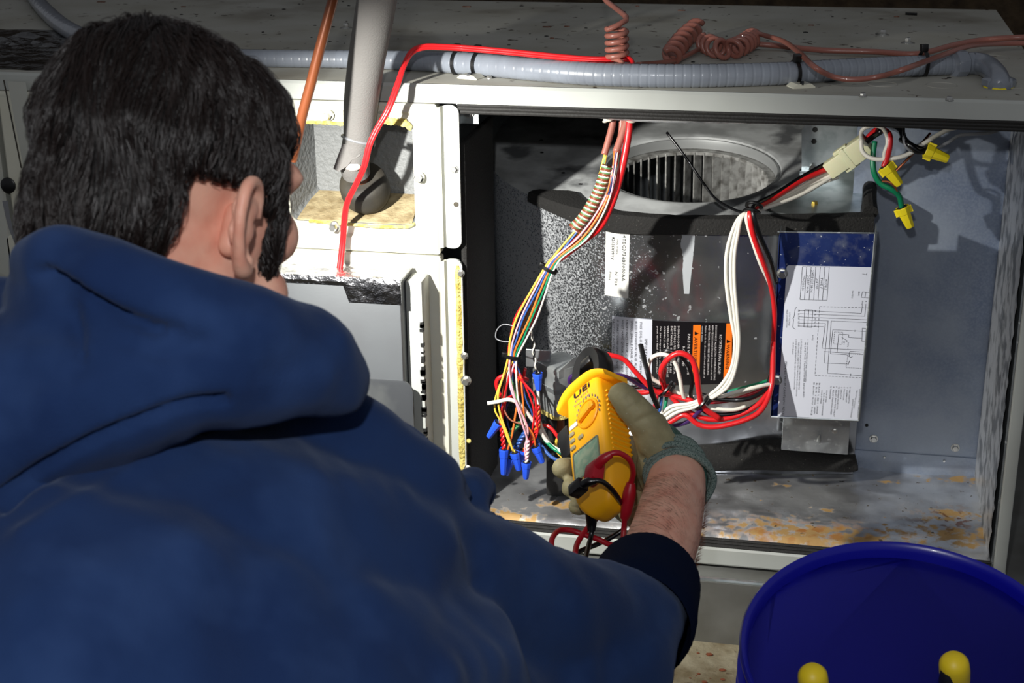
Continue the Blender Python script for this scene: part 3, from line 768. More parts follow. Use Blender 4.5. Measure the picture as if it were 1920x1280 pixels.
# black foam roll lying at the back of the floor
rp = [(1235, 868, 30), (1290, 855, 33), (1360, 852, 32), (1440, 850, 33), (1490, 855, 30), (1540, 866, 18), (1590, 868, 18), (1606, 866, 16)]
pts = []; rr = []
for a, b, h in rp:
    p = U(a, b, y=.19); pts.append(p); rr.append(h/2812*2.03)
V, Fc = tube(pts, rr, 14, 6)
V = np.array(V); link_mesh('foam_roll', V, Fc, 'foam', label='black foam insulation roll along the floor under the blower housing', category='insulation')
# ================================================================== LABELS ON THE HOUSING
def curved_patch(name, corners, m, parent, n=10, off=.0009):
    """corners TL,TR,BR,BL in photo pixels, laid on the curved sheet"""
    c = [WI(*p) for p in corners]; rows = []
    for j in range(n+1):
        v = j/n; a = c[0]*(1-v)+c[3]*v; b = c[1]*(1-v)+c[2]*v
        rows.append([tuple(WR(*(a+(b-a)*i/n), off)) for i in range(n+1)])
    back_ = [[tuple(WR(*((c[0]*(1-j/n)+c[3]*j/n)+((c[1]*(1-j/n)+c[2]*j/n)-(c[0]*(1-j/n)+c[3]*j/n))*i/n), .0003)) for i in range(n+1)] for j in range(n+1)]
    V = [p for r in rows for p in r]+[p for r in back_ for p in r]; k = (n+1)**2; Fc = []
    for j in range(n):
        for i in range(n):
            a = j*(n+1)+i; Fc += [(a, a+1, a+n+2, a+n+1)]
    rim = [i for i in range(n+1)]+[(j*(n+1)+n) for j in range(1, n+1)]+[n*(n+1)+i for i in range(n-1, -1, -1)]+[j*(n+1) for j in range(n-1, 0, -1)]
    for a, b in zip(rim, rim[1:]+rim[:1]): Fc.append((a, b, b+k, a+k))
    return link_mesh(name, V, Fc, m, parent, angle=60)
def curved_text(items, parent, m, off=.0019):
    ms = []
    for s, x0, y0, x1, y1, h in items:
        a = WI(x0, y0); b = WI(x1, y1); ms.append(text_on(s, lambda u, v: WR(u, v, off), a, b, h/1560.))
    return link_mesh('lettering', *join(*ms), m, parent, smooth=False, kind='stuff')
# white serial sticker
t = thing('serial_sticker', 'small white serial number sticker on the shiny blower housing', 'sticker', WR(*WI(1157, 495)))
curved_patch('sticker', ((1136, 430), (1181, 436), (1178, 559), (1134, 553)), 'paper2', t)
curved_text([('4TEC3F36B1000AA', 1168, 440, 1166, 526, 7), ('SERIAL NUMBER', 1157, 447, 1156, 476, 2.5), ('82626KW1V', 1148, 443, 1146, 486, 6), ('N  723', 1154, 508, 1153, 534, 5), ('Fans', 1143, 508, 1142, 524, 4)], t, 'ink')
V = []
for i in range(7):
    for j in range(6):
        if random.random() < .55: V.append(frame_map(boxm(-.0005, .0005, -.0002, .0002, -.0005, .0005), WR(*WI(1144+j*2.1, 489+i*2.1), .0013), (1, 0, 0), (0, 1, 0), (0, 0, 1)))
# white notice + black warning
t = thing('notice_sticker', 'white printed notice sticker beside the black warning label on the housing', 'sticker', WR(*WI(1185, 645)))
curved_patch('sticker', ((1148, 592), (1223, 599), (1222, 716), (1146, 704)), 'paper', t)
curved_text([('IMPORTANT', 1209, 634, 1208, 678, 5.5), ('THIS COIL IS EQUIPPED WITH NON-', 1200, 602, 1199, 712, 4.6), ('BLEED EXPANSION VALVE. ALL SINGLE', 1191, 601, 1190, 711, 4.6), ('SPEED, SINGLE PHASE, OUTDOOR', 1183, 600, 1182, 710, 4.6), ('UNITS WITH RECIP. COMPRESSORS', 1174, 599, 1173, 709, 4.6), ('MUST HAVE QUICK START KIT', 1166, 598, 1165, 696, 4.6), ('IF START COMPONENTS NOT', 1157, 598, 1156, 690, 4.6), ('FACTORY INSTALLED', 1149.5, 597, 1149, 668, 4.4)], t, 'ink')
t = thing('warning_label', 'black and orange fan blade warning label on the curved housing sheet', 'label', WR(*WI(1295, 660)))
curved_patch('label_sheet', ((1223, 600), (1374, 605), (1372, 718), (1222, 722)), 'lblack', t, 14)
curved_patch('orange_band', ((1362, 606), (1373, 606), (1371, 716), (1356, 716)), 'lorange', t, 6, .0013)
curved_patch('orange_band', ((1300, 609), (1314, 609), (1311, 716), (1297, 716)), 'lorange', t, 6, .0013)
V = []
for x, y, s in ((1366, 639, 3.6), (1306, 624, 3.6)):
    V.append(([WR(*WI(x-s, y+s), .0022), WR(*WI(x-s, y-s), .0022), WR(*WI(x+s, y), .0022)], [(0, 1, 2)]))
curved_text([('WARNING', 1361.5, 645, 1360, 690, 7), ('AVERTISSEMENT', 1301.5, 631, 1299, 702, 7)], t, 'lblack', .0023)
[link_mesh('warning_triangle', *v_, 'lblack', t, smooth=False) for v_ in V]
curved_text([('ROTATING FAN BLADE!', 1349, 626, 1346, 700, 5.5), ('DISCONNECT ALL ELECTRIC POWER INCLUDING', 1341.5, 609, 1338, 712, 3.6), ('REMOTE DISCONNECTS AND FOLLOW LOCK OUT', 1335, 609, 1332, 712, 3.6), ('AND TAG PROCEDURES BEFORE SERVICING.', 1328.5, 609, 1326, 703, 3.6), ('Failure to do the above could result in death or', 1322, 610, 1319, 708, 3.4), ('serious injury.', 1316, 610, 1315, 640, 3.4),
             ('PALE DE VENTILATEUR', 1290, 625, 1288, 702, 5), ('ROTATIVE!', 1280, 648, 1279, 685, 5), ('DEBRANCHER TOUTES LES', 1271, 610, 1270, 690, 3.8), ('ELECTRIQUES, Y COMPRIS A', 1264, 610, 1263, 700, 3.8), ('DISTANCE, ET SUIVRE LES', 1258, 610, 1256, 698, 3.8), ('VERROUILLAGE ET D ETIQUETAGE', 1251, 610, 1250, 706, 3.8), ("D'EFFECTUER L'ENTRETIEN.", 1245, 611, 1243, 694, 3.8), ('Ne pas respecter la consigne', 1238, 611, 1236, 700, 3.4), ('peut etre fatal ou provoquer', 1232, 611, 1231, 700, 3.4)], t, 'lwhite', .0019)

# ================================================================== CONTROL BOX COVER
YC = .092
UC = lambda a, b, o=0.: U(a, b, y=YC-o)
cc = thing('control_box_cover', 'steel control cover with a painted-in blue reflection carrying a white wiring diagram at right of the blower', 'cover', UC(1530, 790))
def rq(c, r=0, n=4):
    """quad in pixels with a rounded first corner"""
    c = [np.array(p, float) for p in c]; a = c[0]; e1 = nrm(c[1]-a); e3 = nrm(c[3]-a); out = []
    for i in range(n+1):
        an = math.pi/2*i/n; out.append(a+r*e3*(1-math.sin(an))+r*e1*(1-math.cos(an)))
    return out+c[1:]
cq = rq(((1461, 434), (1643, 437), (1611, 789), (1445, 781)), 9)
lo3 = lambda off, q_=cq: [tuple(U(p[0], p[1], y=YC-off)) for p in q_]
fr_ = lo3(0); bk = [(x, y+.0015, z) for x, y, z in fr_]; 
link_mesh('cover_plate', *loft([bk, fr_]), 'sheeting', cc, smooth=False)
e_ = [UC(1461, 434), UC(1643, 437), UC(1611, 789), UC(1445, 781)]
def edge_wall(a, b, dep, m_, nm):
    d = np.array([0, dep, 0]); n = nrm(np.cross(b-a, d))*.0012
    link_mesh(nm, *loft([[tuple(a), tuple(b), tuple(b+n), tuple(a+n)], [tuple(a+d), tuple(b+d), tuple(b+d+n), tuple(a+d+n)]]), m_, cc, smooth=False)
edge_wall(e_[1], e_[2], .045, 'galv', 'side_wall'); edge_wall(e_[2], e_[3], .045, 'galv', 'bottom_wall'); edge_wall(e_[3]+np.array([.002, 0, 0]), e_[0]+np.array([.002, 0, -.004]), .04, 'galv', 'side_wall')
link_mesh('rolled_edge', *join(tube([UC(1641, 438, .0006), UC(1610, 788, .0006)], .0013, 6, smooth=False), tube([UC(1610, 788, .0006), UC(1446, 781, .0006)], .0013, 6, smooth=False), tube([UC(1452, 434.5, .0004)+np.array([.004, 0, 0]), UC(1642, 437, .0004)], .0009, 6, smooth=False)), 'galv', cc)
for a, b in ((1467, 512), (1457, 711)):
    link_mesh('hex_screw', *screw_head(UC(a, b, .0005), (0, -1, 0), .0052, .007), 'screw', cc)
dg_ = link_mesh('diagram_sheet', *loft([lo3(.0006, rq(((1475, 497), (1636, 501), (1609, 788), (1458, 779)), 5)), lo3(.0010, rq(((1475, 497), (1636, 501), (1609, 788), (1458, 779)), 5))]), 'paper', cc, smooth=False)
Z = lambda x, y: (1440+x*220/761., 430+y*370/1280.)   # the enlarged crop I measured on
def lines(segs, w, m_):
    ms = []
    for x0, y0, x1, y1 in segs:
        a = UC(*Z(x0, y0), .0012); b = UC(*Z(x1, y1), .0012); d = nrm(b-a); n = np.cross(d, (0, 1, 0))*w/2
        ms.append(([tuple(a-n), tuple(b-n), tuple(b+n), tuple(a+n)], [(0, 1, 2, 3)]))
    return join(*ms)
seg = [(223, 241, 397, 244), (207, 455, 381, 459), (223, 241, 207, 455), (250, 242, 236, 456), (280, 242, 266, 457), (309, 243, 296, 457), (339, 243, 324, 458), (368, 244, 353, 458), (397, 244, 382, 459),
       (200, 527, 310, 529), (310, 529, 604, 545), (604, 545, 612, 490), (198, 546, 627, 563), (627, 563, 634, 490), (196, 566, 640, 586), (196, 585, 390, 592), (390, 592, 363, 866), (363, 866, 520, 872),
       (194, 607, 372, 610), (372, 610, 350, 770), (350, 770, 620, 782), (194, 626, 360, 630), (238, 520, 290, 523), (232, 632, 283, 636), (238, 520, 232, 632), (290, 523, 283, 636), (264, 521, 258, 634),
       (410, 594, 640, 603), (410, 594, 385, 932), (385, 932, 612, 948), (420, 650, 640, 662), (420, 650, 404, 806), (404, 806, 510, 812), (458, 678, 524, 682), (524, 682, 522, 700), (522, 700, 610, 706), (458, 678, 448, 795), (448, 795, 362, 792),
       (478, 700, 515, 722), (515, 722, 505, 730), (510, 812, 535, 830), (535, 830, 548, 824), (520, 872, 530, 850), (530, 850, 518, 880), (612, 404, 660, 408), (604, 440, 652, 444), (612, 404, 604, 440), (635, 405, 628, 442), (360, 792, 600, 806), (530, 790, 620, 795), (530, 790, 526, 825),
       (185, 505, 176, 515), (176, 515, 168, 570), (168, 570, 160, 576), (160, 576, 166, 584), (166, 584, 160, 635), (160, 635, 178, 648), (612, 288, 640, 292), (640, 284, 640, 298), (612, 640, 608, 725), (612, 640, 636, 642), (608, 725, 630, 727)]
def dash(x0, y0, x1, y1, n):
    return [(x0+(x1-x0)*(i+.0)/n, y0+(y1-y0)*i/n, x0+(x1-x0)*(i+.65)/n, y0+(y1-y0)*(i+.65)/n) for i in range(n)]
seg += dash(335, 500, 655, 510, 14)+dash(335, 500, 304, 946, 18)+dash(304, 946, 612, 962, 14)+dash(432, 664, 485, 667, 5)+dash(432, 664, 425, 742, 6)+dash(425, 742, 480, 746, 5)+dash(485, 667, 480, 746, 6)+dash(520, 806, 620, 812, 7)+dash(505, 895, 612, 902, 7)+dash(520, 806, 505, 895, 6)
link_mesh('diagram_lines', *lines(seg, .0005, 'ink'), 'ink', cc, smooth=False, kind='stuff')
ms = []
f2 = lambda u, v: U(u, -v, y=YC-.0012)
def zt(s, x0, y0, x1, y1, h):
    a = Z(x0, y0); b = Z(x1, y1); ms.append(text_on(s, f2, (a[0], -a[1]), (b[0], -b[1]), h*.289))
for it in (('MODELS', 370, 322, 366, 392, 15), ('TWE P', 342, 312, 339, 386, 15), ('2/4TFP', 311, 316, 307, 386, 15), ('2/4TEC3F18-36', 283, 262, 274, 408, 15), ('2GB3F18-36', 256, 296, 248, 414, 15), ('TWG018-36', 224, 298, 219, 396, 15), ('LOW VOLTAGE', 136, 540, 132, 624, 10), ('FIELD CONNECTION', 120, 520, 115, 636, 10), ('PRINTED FROM CA00T22P01 REV11', 110, 856, 92, 1204, 14), ('1.  THE CODE SPECIFIED MUST AND TRANSFORMER', 254, 712, 238, 990, 9), ('IN LINE FUSE TRANSFORMER REQUIRED', 238, 730, 226, 1090, 9), ('2. MUST REPLACE AND WITH WIRE 1 FAN WITH SPEEDTAP', 212, 712, 196, 1040, 9), ('ARE CORRECT, LINE TO MOTOR PLUG IN AND COMMON', 196, 730, 180, 1080, 9), ('3. FOR REPLACEMENT FUSE, USE 5.0 AMP AUTOMOTIVE', 178, 712, 166, 1036, 9), ('OR ATC-BLADE', 160, 728, 156, 810, 9),
           ('BK  BLACK', 330, 994, 324, 1060, 10), ('BL  BLUE', 312, 994, 307, 1058, 10), ('BR  BROWN', 294, 992, 289, 1066, 10), ('R   RED', 322, 1070, 317, 1116, 10), ('W   WHITE', 304, 1070, 300, 1122, 10), ('Y   YELLOW', 288, 1070, 283, 1126, 10), ('O   ORANGE', 318, 1120, 312, 1196, 10), ('G   GREEN', 300, 1124, 296, 1196, 10), ('P   PURPLE', 282, 1128, 277, 1204, 10), ('COLOR OF WIRE', 378, 1040, 370, 1120, 9), ('BLACK WIRE WITH BLUE MARKER', 360, 1060, 346, 1206, 9), ('COLOR OF MARKER', 346, 1040, 338, 1130, 9),
           ('YR  TRANSFORMER', 404, 1014, 396, 1100, 9), ('R   RELAY, FAN HIGH SPEED', 422, 1018, 404, 1202, 9), ('F   RELAY, FAN TIME DELAY', 440, 1018, 424, 1214, 9), ('TR  REVERSE VALVE COIL', 456, 1018, 444, 1168, 9), ('C  CAPACITOR', 474, 1020, 466, 1100, 9), ('L  FAN MOTOR', 492, 1020, 484, 1106, 9), ('T  DEFROST', 510, 1020, 502, 1122, 9), ('W  WIRE CONNECTOR', 528, 1020, 518, 1128, 9), ('CIRCUIT NO. 2.0 VOLT', 574, 1040, 552, 1160, 9), ('[SINGLE CONTROLS]', 548, 1100, 534, 1218, 9), ('LEAVE ONLY TRACKING', 592, 1034, 578, 1220, 9), ('NOTES', 286, 684, 283, 718, 9), ('PWR.', 668, 280, 664, 318, 10), ('NOTE 2', 546, 396, 541, 446, 9), ('BK', 586, 400, 584, 432, 9), ('BK BL', 610, 462, 606, 490, 9), ('R  Y', 632, 462, 628, 490, 9), ('MTR 1', 516, 732, 512, 770, 9), ('C1', 490, 722, 487, 744, 9), ('PR', 560, 652, 559, 664, 8), ('BR', 532, 935, 530, 950, 8)):
    zt(*it)
for k in range(5): zt(('BR', 'BL', 'OR', 'YL', 'GR')[k], 195, 520+k*24, 194, 534+k*24, 10); zt(('BR', 'BL', 'OR', 'YL', 'GR')[k], 302, 522+k*24, 301, 536+k*24, 10)
link_mesh('diagram_lettering', *join(*ms), 'ink', cc, smooth=False, kind='stuff')

# ================================================================== PIPES, CONDUIT, CABLES ON TOP
RC = .0138
cp_ = [(50, -40), (62, -10), (90, 25), (140, 62), (230, 92), (340, 104), (440, 108), (560, 110), (660, 111), (780, 114), (880, 119), (1000, 130), (1120, 139), (1240, 142), (1360, 141), (1480, 137), (1600, 129), (1700, 124), (1792, 121)]
cr = [.0125]*4+[.012]*2+[.0112, .0112, .0115, .0125, .0138, .0138, .0138, .0138, .0136, .0134, .0128, .0125, .0122]
cen = [U(a, b, z=ZT+r*1.02) for (a, b), r in zip(cp_, cr)]
cc4 = catmull([np.append(p, r) for p, r in zip(cen, cr)], 60)
pts = []; last = None; acc = 0; k = 0
step = .0016
for c in cc4:
    if last is not None: acc += np.linalg.norm(c[:3]-last[:3])
    last = c
    if acc >= k*step: pts.append((c[:3], c[3]*(1+(-.035 if k % 8 == 0 else 0)))); k += 1
cnd = thing('flexible_conduit', 'grey ribbed flexible conduit running along the top front edge of the cabinet', 'conduit', cen[10]-np.array([0, 0, RC]))
link_mesh('conduit_tube', *tube([p for p, r in pts], [r for p, r in pts], 18, 1), 'conduit', cnd, angle=180)
n0 = U(1786, 121, z=ZT+.0135); n1 = U(1815, 119, z=ZT+.0135); ax = nrm(n1-n0)
link_mesh('compression_nut', *lathe(n0, ax, [(.0135, 0), (.0155, .001), (.0165, .003), (.0165, .015), (.015, .017)], 16, lobes=1, lobe=.05), 'conduit', cnd, angle=30)
el = [n1-ax*.002, U(1830, 119, z=ZT+.0135), U(1850, 124, z=ZT+.013), U(1866, 138, z=ZT+.011), U(1873, 152, z=ZT+.007), U(1874, 166, z=ZT+.001)]
link_mesh('elbow', *tube(el, [.0135, .0135, .0133, .013, .013, .013], 18, 8), 'conduit', cnd, angle=180)
bz_ = U(1872, 163, z=ZT)
link_mesh('lock_nut', *lathe(bz_+np.array([0, 0, .002]), (0, 0, 1), [(.0195, 0), (.0195, .007), (.0165, .009), (.013, .010)], 8), 'conduit', cnd, angle=25)
link_mesh('sealing_ring', *lathe(bz_, (0, 0, 1), [(.0175, 0), (.0175, .002)], 24), 'nut_yellow', cnd)

def cond_at(px):
    xs = [P(p)[0] for p, r in pts]; i = int(np.argmin([abs(x-px) for x in xs])); t = nrm(pts[min(i+4, len(pts)-1)][0]-pts[max(i-4, 0)][0]); return pts[i][0], pts[i][1], t
def zip_tie(px, label, mount=False, rr=1.05, headang=70, extra=0.):
    c, r, t = cond_at(px); up = np.array([0, 0, 1.]); sd = nrm(np.cross(t, up)); up2 = np.cross(sd, t)   # sd points toward viewer or away
    if sd[1] > 0: sd = -sd
    root = thing('cable_tie', label, 'cable tie', c-up*r, 'black cable ties on the grey conduit')
    R = r*rr+.0006; L = []
    for k in range(36):
        a = 2*math.pi*k/36; e = extra*max(0, math.sin(a))
        d = math.cos(a)*sd+math.sin(a)*up2; c2 = c+d*(R+e)
        L.append([tuple(c2-t*.0022-d*.0005), tuple(c2+t*.0022-d*.0005), tuple(c2+t*.0022+d*.0007), tuple(c2-t*.0022+d*.0007)])
    L.append(L[0]); link_mesh('strap', *loft(L, False, False), 'black', root, angle=40)
    a = math.radians(headang); d = math.cos(a)*sd+math.sin(a)*up2; tg = -math.sin(a)*sd+math.cos(a)*up2
    link_mesh('buckle', *frame_map(boxm(-.0042, .0042, -.004, .0045, -.0004, .0085, .0008), c+d*(R+extra*math.sin(a)), t, tg, d), 'black', root, angle=30)
    if mount:
        m0 = c+sd*(r+.007); m0[2] = ZT
        mt = thing('tie_mount', 'white adhesive tie mount under the conduit '+mount, 'tie mount', m0, 'white tie mounts')
        lp = lambda s, h: [tuple(m0+t*x*s+sd*y*s2+np.array([0, 0, h])) for x, y, s2 in ((.014, .007, 1), (-.014, .007, 1), (-.014, -.012, 1), (.014, -.012, 1))]
        link_mesh('mount_base', *loft([lp(1, 0), lp(1, .0012), lp(.62, .005)]), 'nylon', mt, angle=20)
        link_mesh('mount_strap', *boxm(m0[0]-.0022, m0[0]+.0022, m0[1]-.008, m0[1]+.006, ZT+.004, ZT+.0062), 'black', mt, smooth=False)
zip_tie(858, 'black cable tie farther left of the two around conduit and red wire', headang=88)
zip_tie(897, 'black cable tie farther right of the two near the red wire, above a white mount', 'right of the red wire bend', headang=85)
zip_tie(1490, 'black cable tie holding the conduit below the brown coiled cable', 'beneath the brown cable, farther right', headang=75)
zip_tie(1731, 'black cable tie around conduit and two brown cables near the elbow', headang=95, extra=.004)

# grey foam insulated refrigerant pipe
pp = [(672, 262, -.030, .0180), (676, 200, -.045, .0205), (686, 120, -.075, .0215), (700, 40, -.105, .0222), (712, -40, -.135, .0225), (728, -160, -.18, .0225), (745, -300, -.24, .0225)]
pip = thing('insulated_pipe', 'thick grey foam insulated pipe coming down into the recessed opening', 'pipe', U(672, 262, y=-.03))
link_mesh('pipe_insulation', *tube([U(a, b, y=c) for a, b, c, r in pp], [r for *_, r in pp], 28, 8), 'foampipe', pip, angle=60)
tn = [(672, 258, -.030, .0185), (667, 285, -.024, .0185), (664, 305, -.018, .019), (668, 325, -.010, .0175)]
V, Fc = tube([U(a, b, y=c) for a, b, c, r in tn], [r for *_, r in tn], 28, 8)
V = np.array(V); 
link_mesh('insulation_end', V, Fc, 'foampipe', pip, angle=60)
fl = []
for k, (a, b) in enumerate(((642, 270), (634, 290), (625, 316), (634, 322), (650, 312), (660, 300), (675, 292), (676, 272))):
    fl.append(U(a, b, y=-.046 if a < 650 else -.042))
link_mesh('torn_flap', *loft([[tuple(p) for p in fl], [tuple(p+np.array([.001, .005, 0])) for p in fl]]), 'foampipe', pip, angle=60)
link_mesh('torn_patch', *frame_map(sphere((0, 0, 0), 1, 2), U(661, 312, y=-.036), (.011, 0, 0), (0, .005, 0), (0, 0, .006)), 'pipe_white', pip)
link_mesh('strap_band', *tube([U(672, 262, y=-.03)+.0194*(math.cos(a)*np.array([1, 0, -.25])+math.sin(a)*np.array([0, -1, .15])) for a in np.linspace(-.3, math.pi+.3, 24)], .0018, 8, 1), 'w_grey', pip)
link_mesh('strap_buckle', *frame_map(boxm(-.004, .004, -.003, .003, -.004, .004, .0008), U(697, 269, y=-.048), (1, 0, -.2), (0, 1, 0), (.2, 0, 1)), 'black', pip)
cupc = U(684, 352, y=.012)
cax = nrm(U(664, 310, y=-.016)-U(690, 380, y=.034))
cup = thing('pipe_coupling', 'black rubber coupling cup in the recess under the grey pipe', 'coupling', cupc)
link_mesh('cup_body', *lathe(cupc-cax*.026, cax, [(.006, -.004), (.018, -.002), (.026, .004), (.0305, .014), (.0315, .024), (.0305, .036), (.028, .043), (.0195, .046), (.017, .046)], 36), 'rubber', cup, angle=180)
link_mesh('copper_stub', *lathe(cupc-cax*.02, cax, [(.0105, 0), (.0105, .09)], 20), 'copper', cup)
# brown liquid line
link_mesh('copper_pipe', *tube([U(a, b, y=c) for a, b, c in ((548, 300, -.16), (560, 250, -.165), (567, 215, -.17), (582, 160, -.175), (600, 90, -.18), (622, 8, -.185), (645, -80, -.19), (680, -220, -.2))], .0058, 14, 6), 'copper', label='thin brown copper pipe slanting down behind the forehead', category='pipe')

# red thermostat wire over the conduit and down the panel
rw = [(1183, 128, .012, 1), (1186, 117, .020, 1), (1172, 110, .030, 1), (1120, 112, .022, 1), (1050, 107, .018, 1), (960, 98, .015, 1), (880, 91, .012, 1), (830, 88, .004, 1), (795, 88, -.006, 1), (772, 98, -.016, 1), (758, 122, -.03, 1), (745, 160, -.045, 1), (728, 205, -.058, 1), (705, 245, -.062, 1), (692, 275, -.064, 1), (683, 312, -.062, 1), (668, 345, -.054, 1), (652, 378, -.046, 1), (646, 410, -.036, 1), (643, 450, -.03, 1), (636, 512, -.04, 1), (634, 540, -.045, 1)]
rwt = thing('thermostat_wire', 'red twin wire running over the conduit and down past the grey pipe', 'wire', U(836, 88, y=.004))
for s in (-1, 1):
    ps = []
    for a, b, c, _ in rw: ps.append(U(a+s*2.2*(1 if b > 130 else .3), b+s*(2.2 if b < 130 else 0), y=c-.0))
    ps = [np.array([p[0], p[1], max(p[2], ZT+.0035) if p[1] > .0 and i < 8 and i > 1 else p[2]]) for i, p in enumerate(ps)]
    link_mesh('wire_strand', *tube(ps, .0026, 8, 6), 'w_red', rwt, angle=180)

# brown coiled cables
def coil(path, r, turns, n=14, end=None, phase=0.):
    C = catmull(path, 20); L = [0]
    for a, b in zip(C[:-1], C[1:]): L.append(L[-1]+np.linalg.norm(b-a))
    L = np.array(L); out = []; C = np.array(C); m_ = int(turns*n)
    T0 = nrm(C[1]-C[0]); a = np.array([0, 1., 0]); nn = nrm(np.cross(T0, a))
    for i in range(m_+1):
        s = L[-1]*i/m_; p = np.array([np.interp(s, L, C[:, k]) for k in range(3)]); q_ = np.array([np.interp(min(s+.002, L[-1]), L, C[:, k])-np.interp(max(s-.002, 0), L, C[:, k]) for k in range(3)]); t = nrm(q_)
        nn = nrm(nn-t*(nn@t)); b = np.cross(t, nn); an = 2*math.pi*i/n+phase; out.append(p+r*(math.cos(an)*nn+math.sin(an)*b))
    return out
z1 = ZT+.0135
c1 = thing('coiled_cable', 'brown cable wound in a short upright coil above the red wire loop', 'cable', U(1157, 112, y=.03))
pb = U(1157, 106, y=.03); pt_ = U(1156, 52, y=.03)
cl = coil([pb, (pb+pt_)/2, pt_], .0115, 4.2)
lead = [U(1174, 38, y=.035), U(1168, 26, y=.05), U(1150, 12, y=.09), U(1128, -10, y=.12), U(1118, -60, y=.16)]
link_mesh('cable_coil', *tube(cl+lead, .0034, 8, 2), 'brown', c1, angle=180)
link_mesh('cable_tail', *tube([cl[0], U(1166, 118, y=.016), U(1166, 150, y=.01), U(1162, 180, y=.012), U(1160, 215, y=.03)], .0034, 8, 4), 'brown', c1, angle=180)
c2 = thing('coiled_cable', 'long brown cable wound in two coils lying on top of the cabinet', 'cable', U(1330, 100, z=ZT))
H = lambda a, b, h=.012: U(a, b, z=ZT+h)
ca = coil([H(1256, 108), H(1270, 88, .014), H(1285, 70, .016), H(1306, 52, .017)], .0105, 6.3)
cb = coil([H(1322, 80, .013), H(1345, 90, .014), H(1370, 92, .015), H(1392, 84, .015), H(1410, 72, .014)], .0112, 9.2)
link_mesh('cable_coil', *tube(ca, .0042, 8, 1), 'brown', c2, angle=180)
link_mesh('cable_coil', *tube(cb, .0034, 8, 1), 'brown', c2, angle=180)
link_mesh('cable_run', *tube([H(1195, 121, .02), H(1235, 118, .01), H(1270, 112, .006), H(1300, 98, .006), H(1318, 88, .006)], .0032, 8, 6), 'brown', c2, angle=180)
link_mesh('cable_run', *tube([H(1412, 60, .024), H(1432, 66, .022), H(1470, 78, .026), H(1500, 100, .032), H(1525, 124, .033), U(1560, 143, y=-.0005), U(1600, 149, y=-.0005), U(1650, 143, y=.003), H(1700, 128, .034), H(1760, 106, .03), H(1820, 86, .03), H(1880, 82, .02), H(1960, 80, .02), H(2060, 78, .02)], .0034, 8, 6), 'brown', c2, angle=180)
link_mesh('cable_run', *tube([H(1415, 82, .008), H(1460, 86, .006), H(1540, 94, .006), H(1640, 97, .006), H(1720, 101, .008), H(1790, 84, .012), H(1850, 74, .014), H(1920, 70, .02), H(2060, 66, .02)], .0038, 8, 6), 'brown', c2, angle=180)

# crumpled black plastic at the far left of the top plate
def crumple(name, x0, x1, y0, y1, zb_, amp, n, label, seed=0, parent=None, matn='bagblack'):
    V = []; Fc = []
    for j in range(n+1):
        for i in range(n+1):
            x = x0+(x1-x0)*i/n; y = y0+(y1-y0)*j/n; e = min(i, j, n-i, n-j)/n*4; e = min(1, e)
            h = abs(noise.noise(Vector((x*22, y*22, seed))))+.5*abs(noise.noise(Vector((x*60, y*60, seed+3))))
            V.append((x+.01*noise.noise(Vector((y*30, 1, seed))), y+.01*noise.noise(Vector((x*30, 2, seed))), zb_+.001+amp*h*e))
    for j in range(n):
        for i in range(n): Fc.append((j*(n+1)+i, j*(n+1)+i+1, (j+1)*(n+1)+i+1, (j+1)*(n+1)+i))
    return link_mesh(name, V, Fc, matn, angle=180, label=label, category='plastic')
crumple('plastic_film', -.98, -.53, .008, .33, ZT, .012, 40, 'crumpled shiny black plastic film on the far left of the cabinet top')
# ================================================================== TERMINAL BOX
tb = thing('transformer_box', 'square grey metal box with a band, left of the yellow meter', 'box', U(1043, 783, y=.06))
def PB(a, b, y): return U(a, b, y=y)
f0 = PB(1043, 697, .035); f1 = PB(1043, 783, .035)
l0 = f0+np.array([-.040, .035, .003]); r0_ = f0+np.array([.036, .034, .002]); bk0 = f0+np.array([-.004, .07, .003])
hh = f0[2]-f1[2]
def prism(ps, h, inset=.0):
    c = sum(ps)/len(ps); return loft([[tuple(p-np.array([0, 0, h])) for p in ps], [tuple(p) for p in ps], [tuple(c+(p-c)*.9+np.array([0, 0, .0012])) for p in ps]])
def rounded(ps, r=.006, n=3):
    out = []
    for i, p in enumerate(ps):
        a = nrm(ps[i-1]-p); b = nrm(ps[(i+1) % len(ps)]-p)
        for k in range(n+1):
            t = k/n; out.append((p+a*r)*(1-t)**2+2*p*t*(1-t)+(p+b*r)*t*t)
    return out
link_mesh('box_body', *prism(rounded([f0, r0_, bk0, l0]), hh), 'box', tb, angle=40)
link_mesh('band', *prism(rounded([f0+np.array([0, -.0012, -hh*.42]), r0_+np.array([.0012, 0, -hh*.42]), bk0+np.array([0, .001, -hh*.42]), l0+np.array([-.0012, 0, -hh*.42])]), .006), 'galv', tb, angle=40)
w0 = PB(1043, 697, .036); 
link_mesh('side_flap', *loft([[tuple(f0+np.array([.003, .002, 0])), tuple(f0+np.array([.020, .020, .014])), tuple(r0_+np.array([0, .004, .004])), tuple(r0_+np.array([0, .004, -.01])), tuple(f0+np.array([.003, .002, -.01]))], [tuple(f0+np.array([.002, .003, 0])), tuple(f0+np.array([.019, .021, .014])), tuple(r0_+np.array([-.001, .005, .004])), tuple(r0_+np.array([-.001, .005, -.01])), tuple(f0+np.array([.002, .003, -.01]))]]), 'box', tb, smooth=False)
link_mesh('base_rim', *prism(rounded([f0+np.array([0, -.002, -hh]), r0_+np.array([.002, 0, -hh]), bk0+np.array([0, .002, -hh]), l0+np.array([-.002, 0, -hh])], .012), .005), 'fluff', tb, angle=40)
link_mesh('box_stem', *tube([f1+np.array([.004, .012, -.003]), f1+np.array([.004, .014, -.03]), f1+np.array([.004, .016, -.04])], [.005, .006, .009], 10), 'copper', tb)
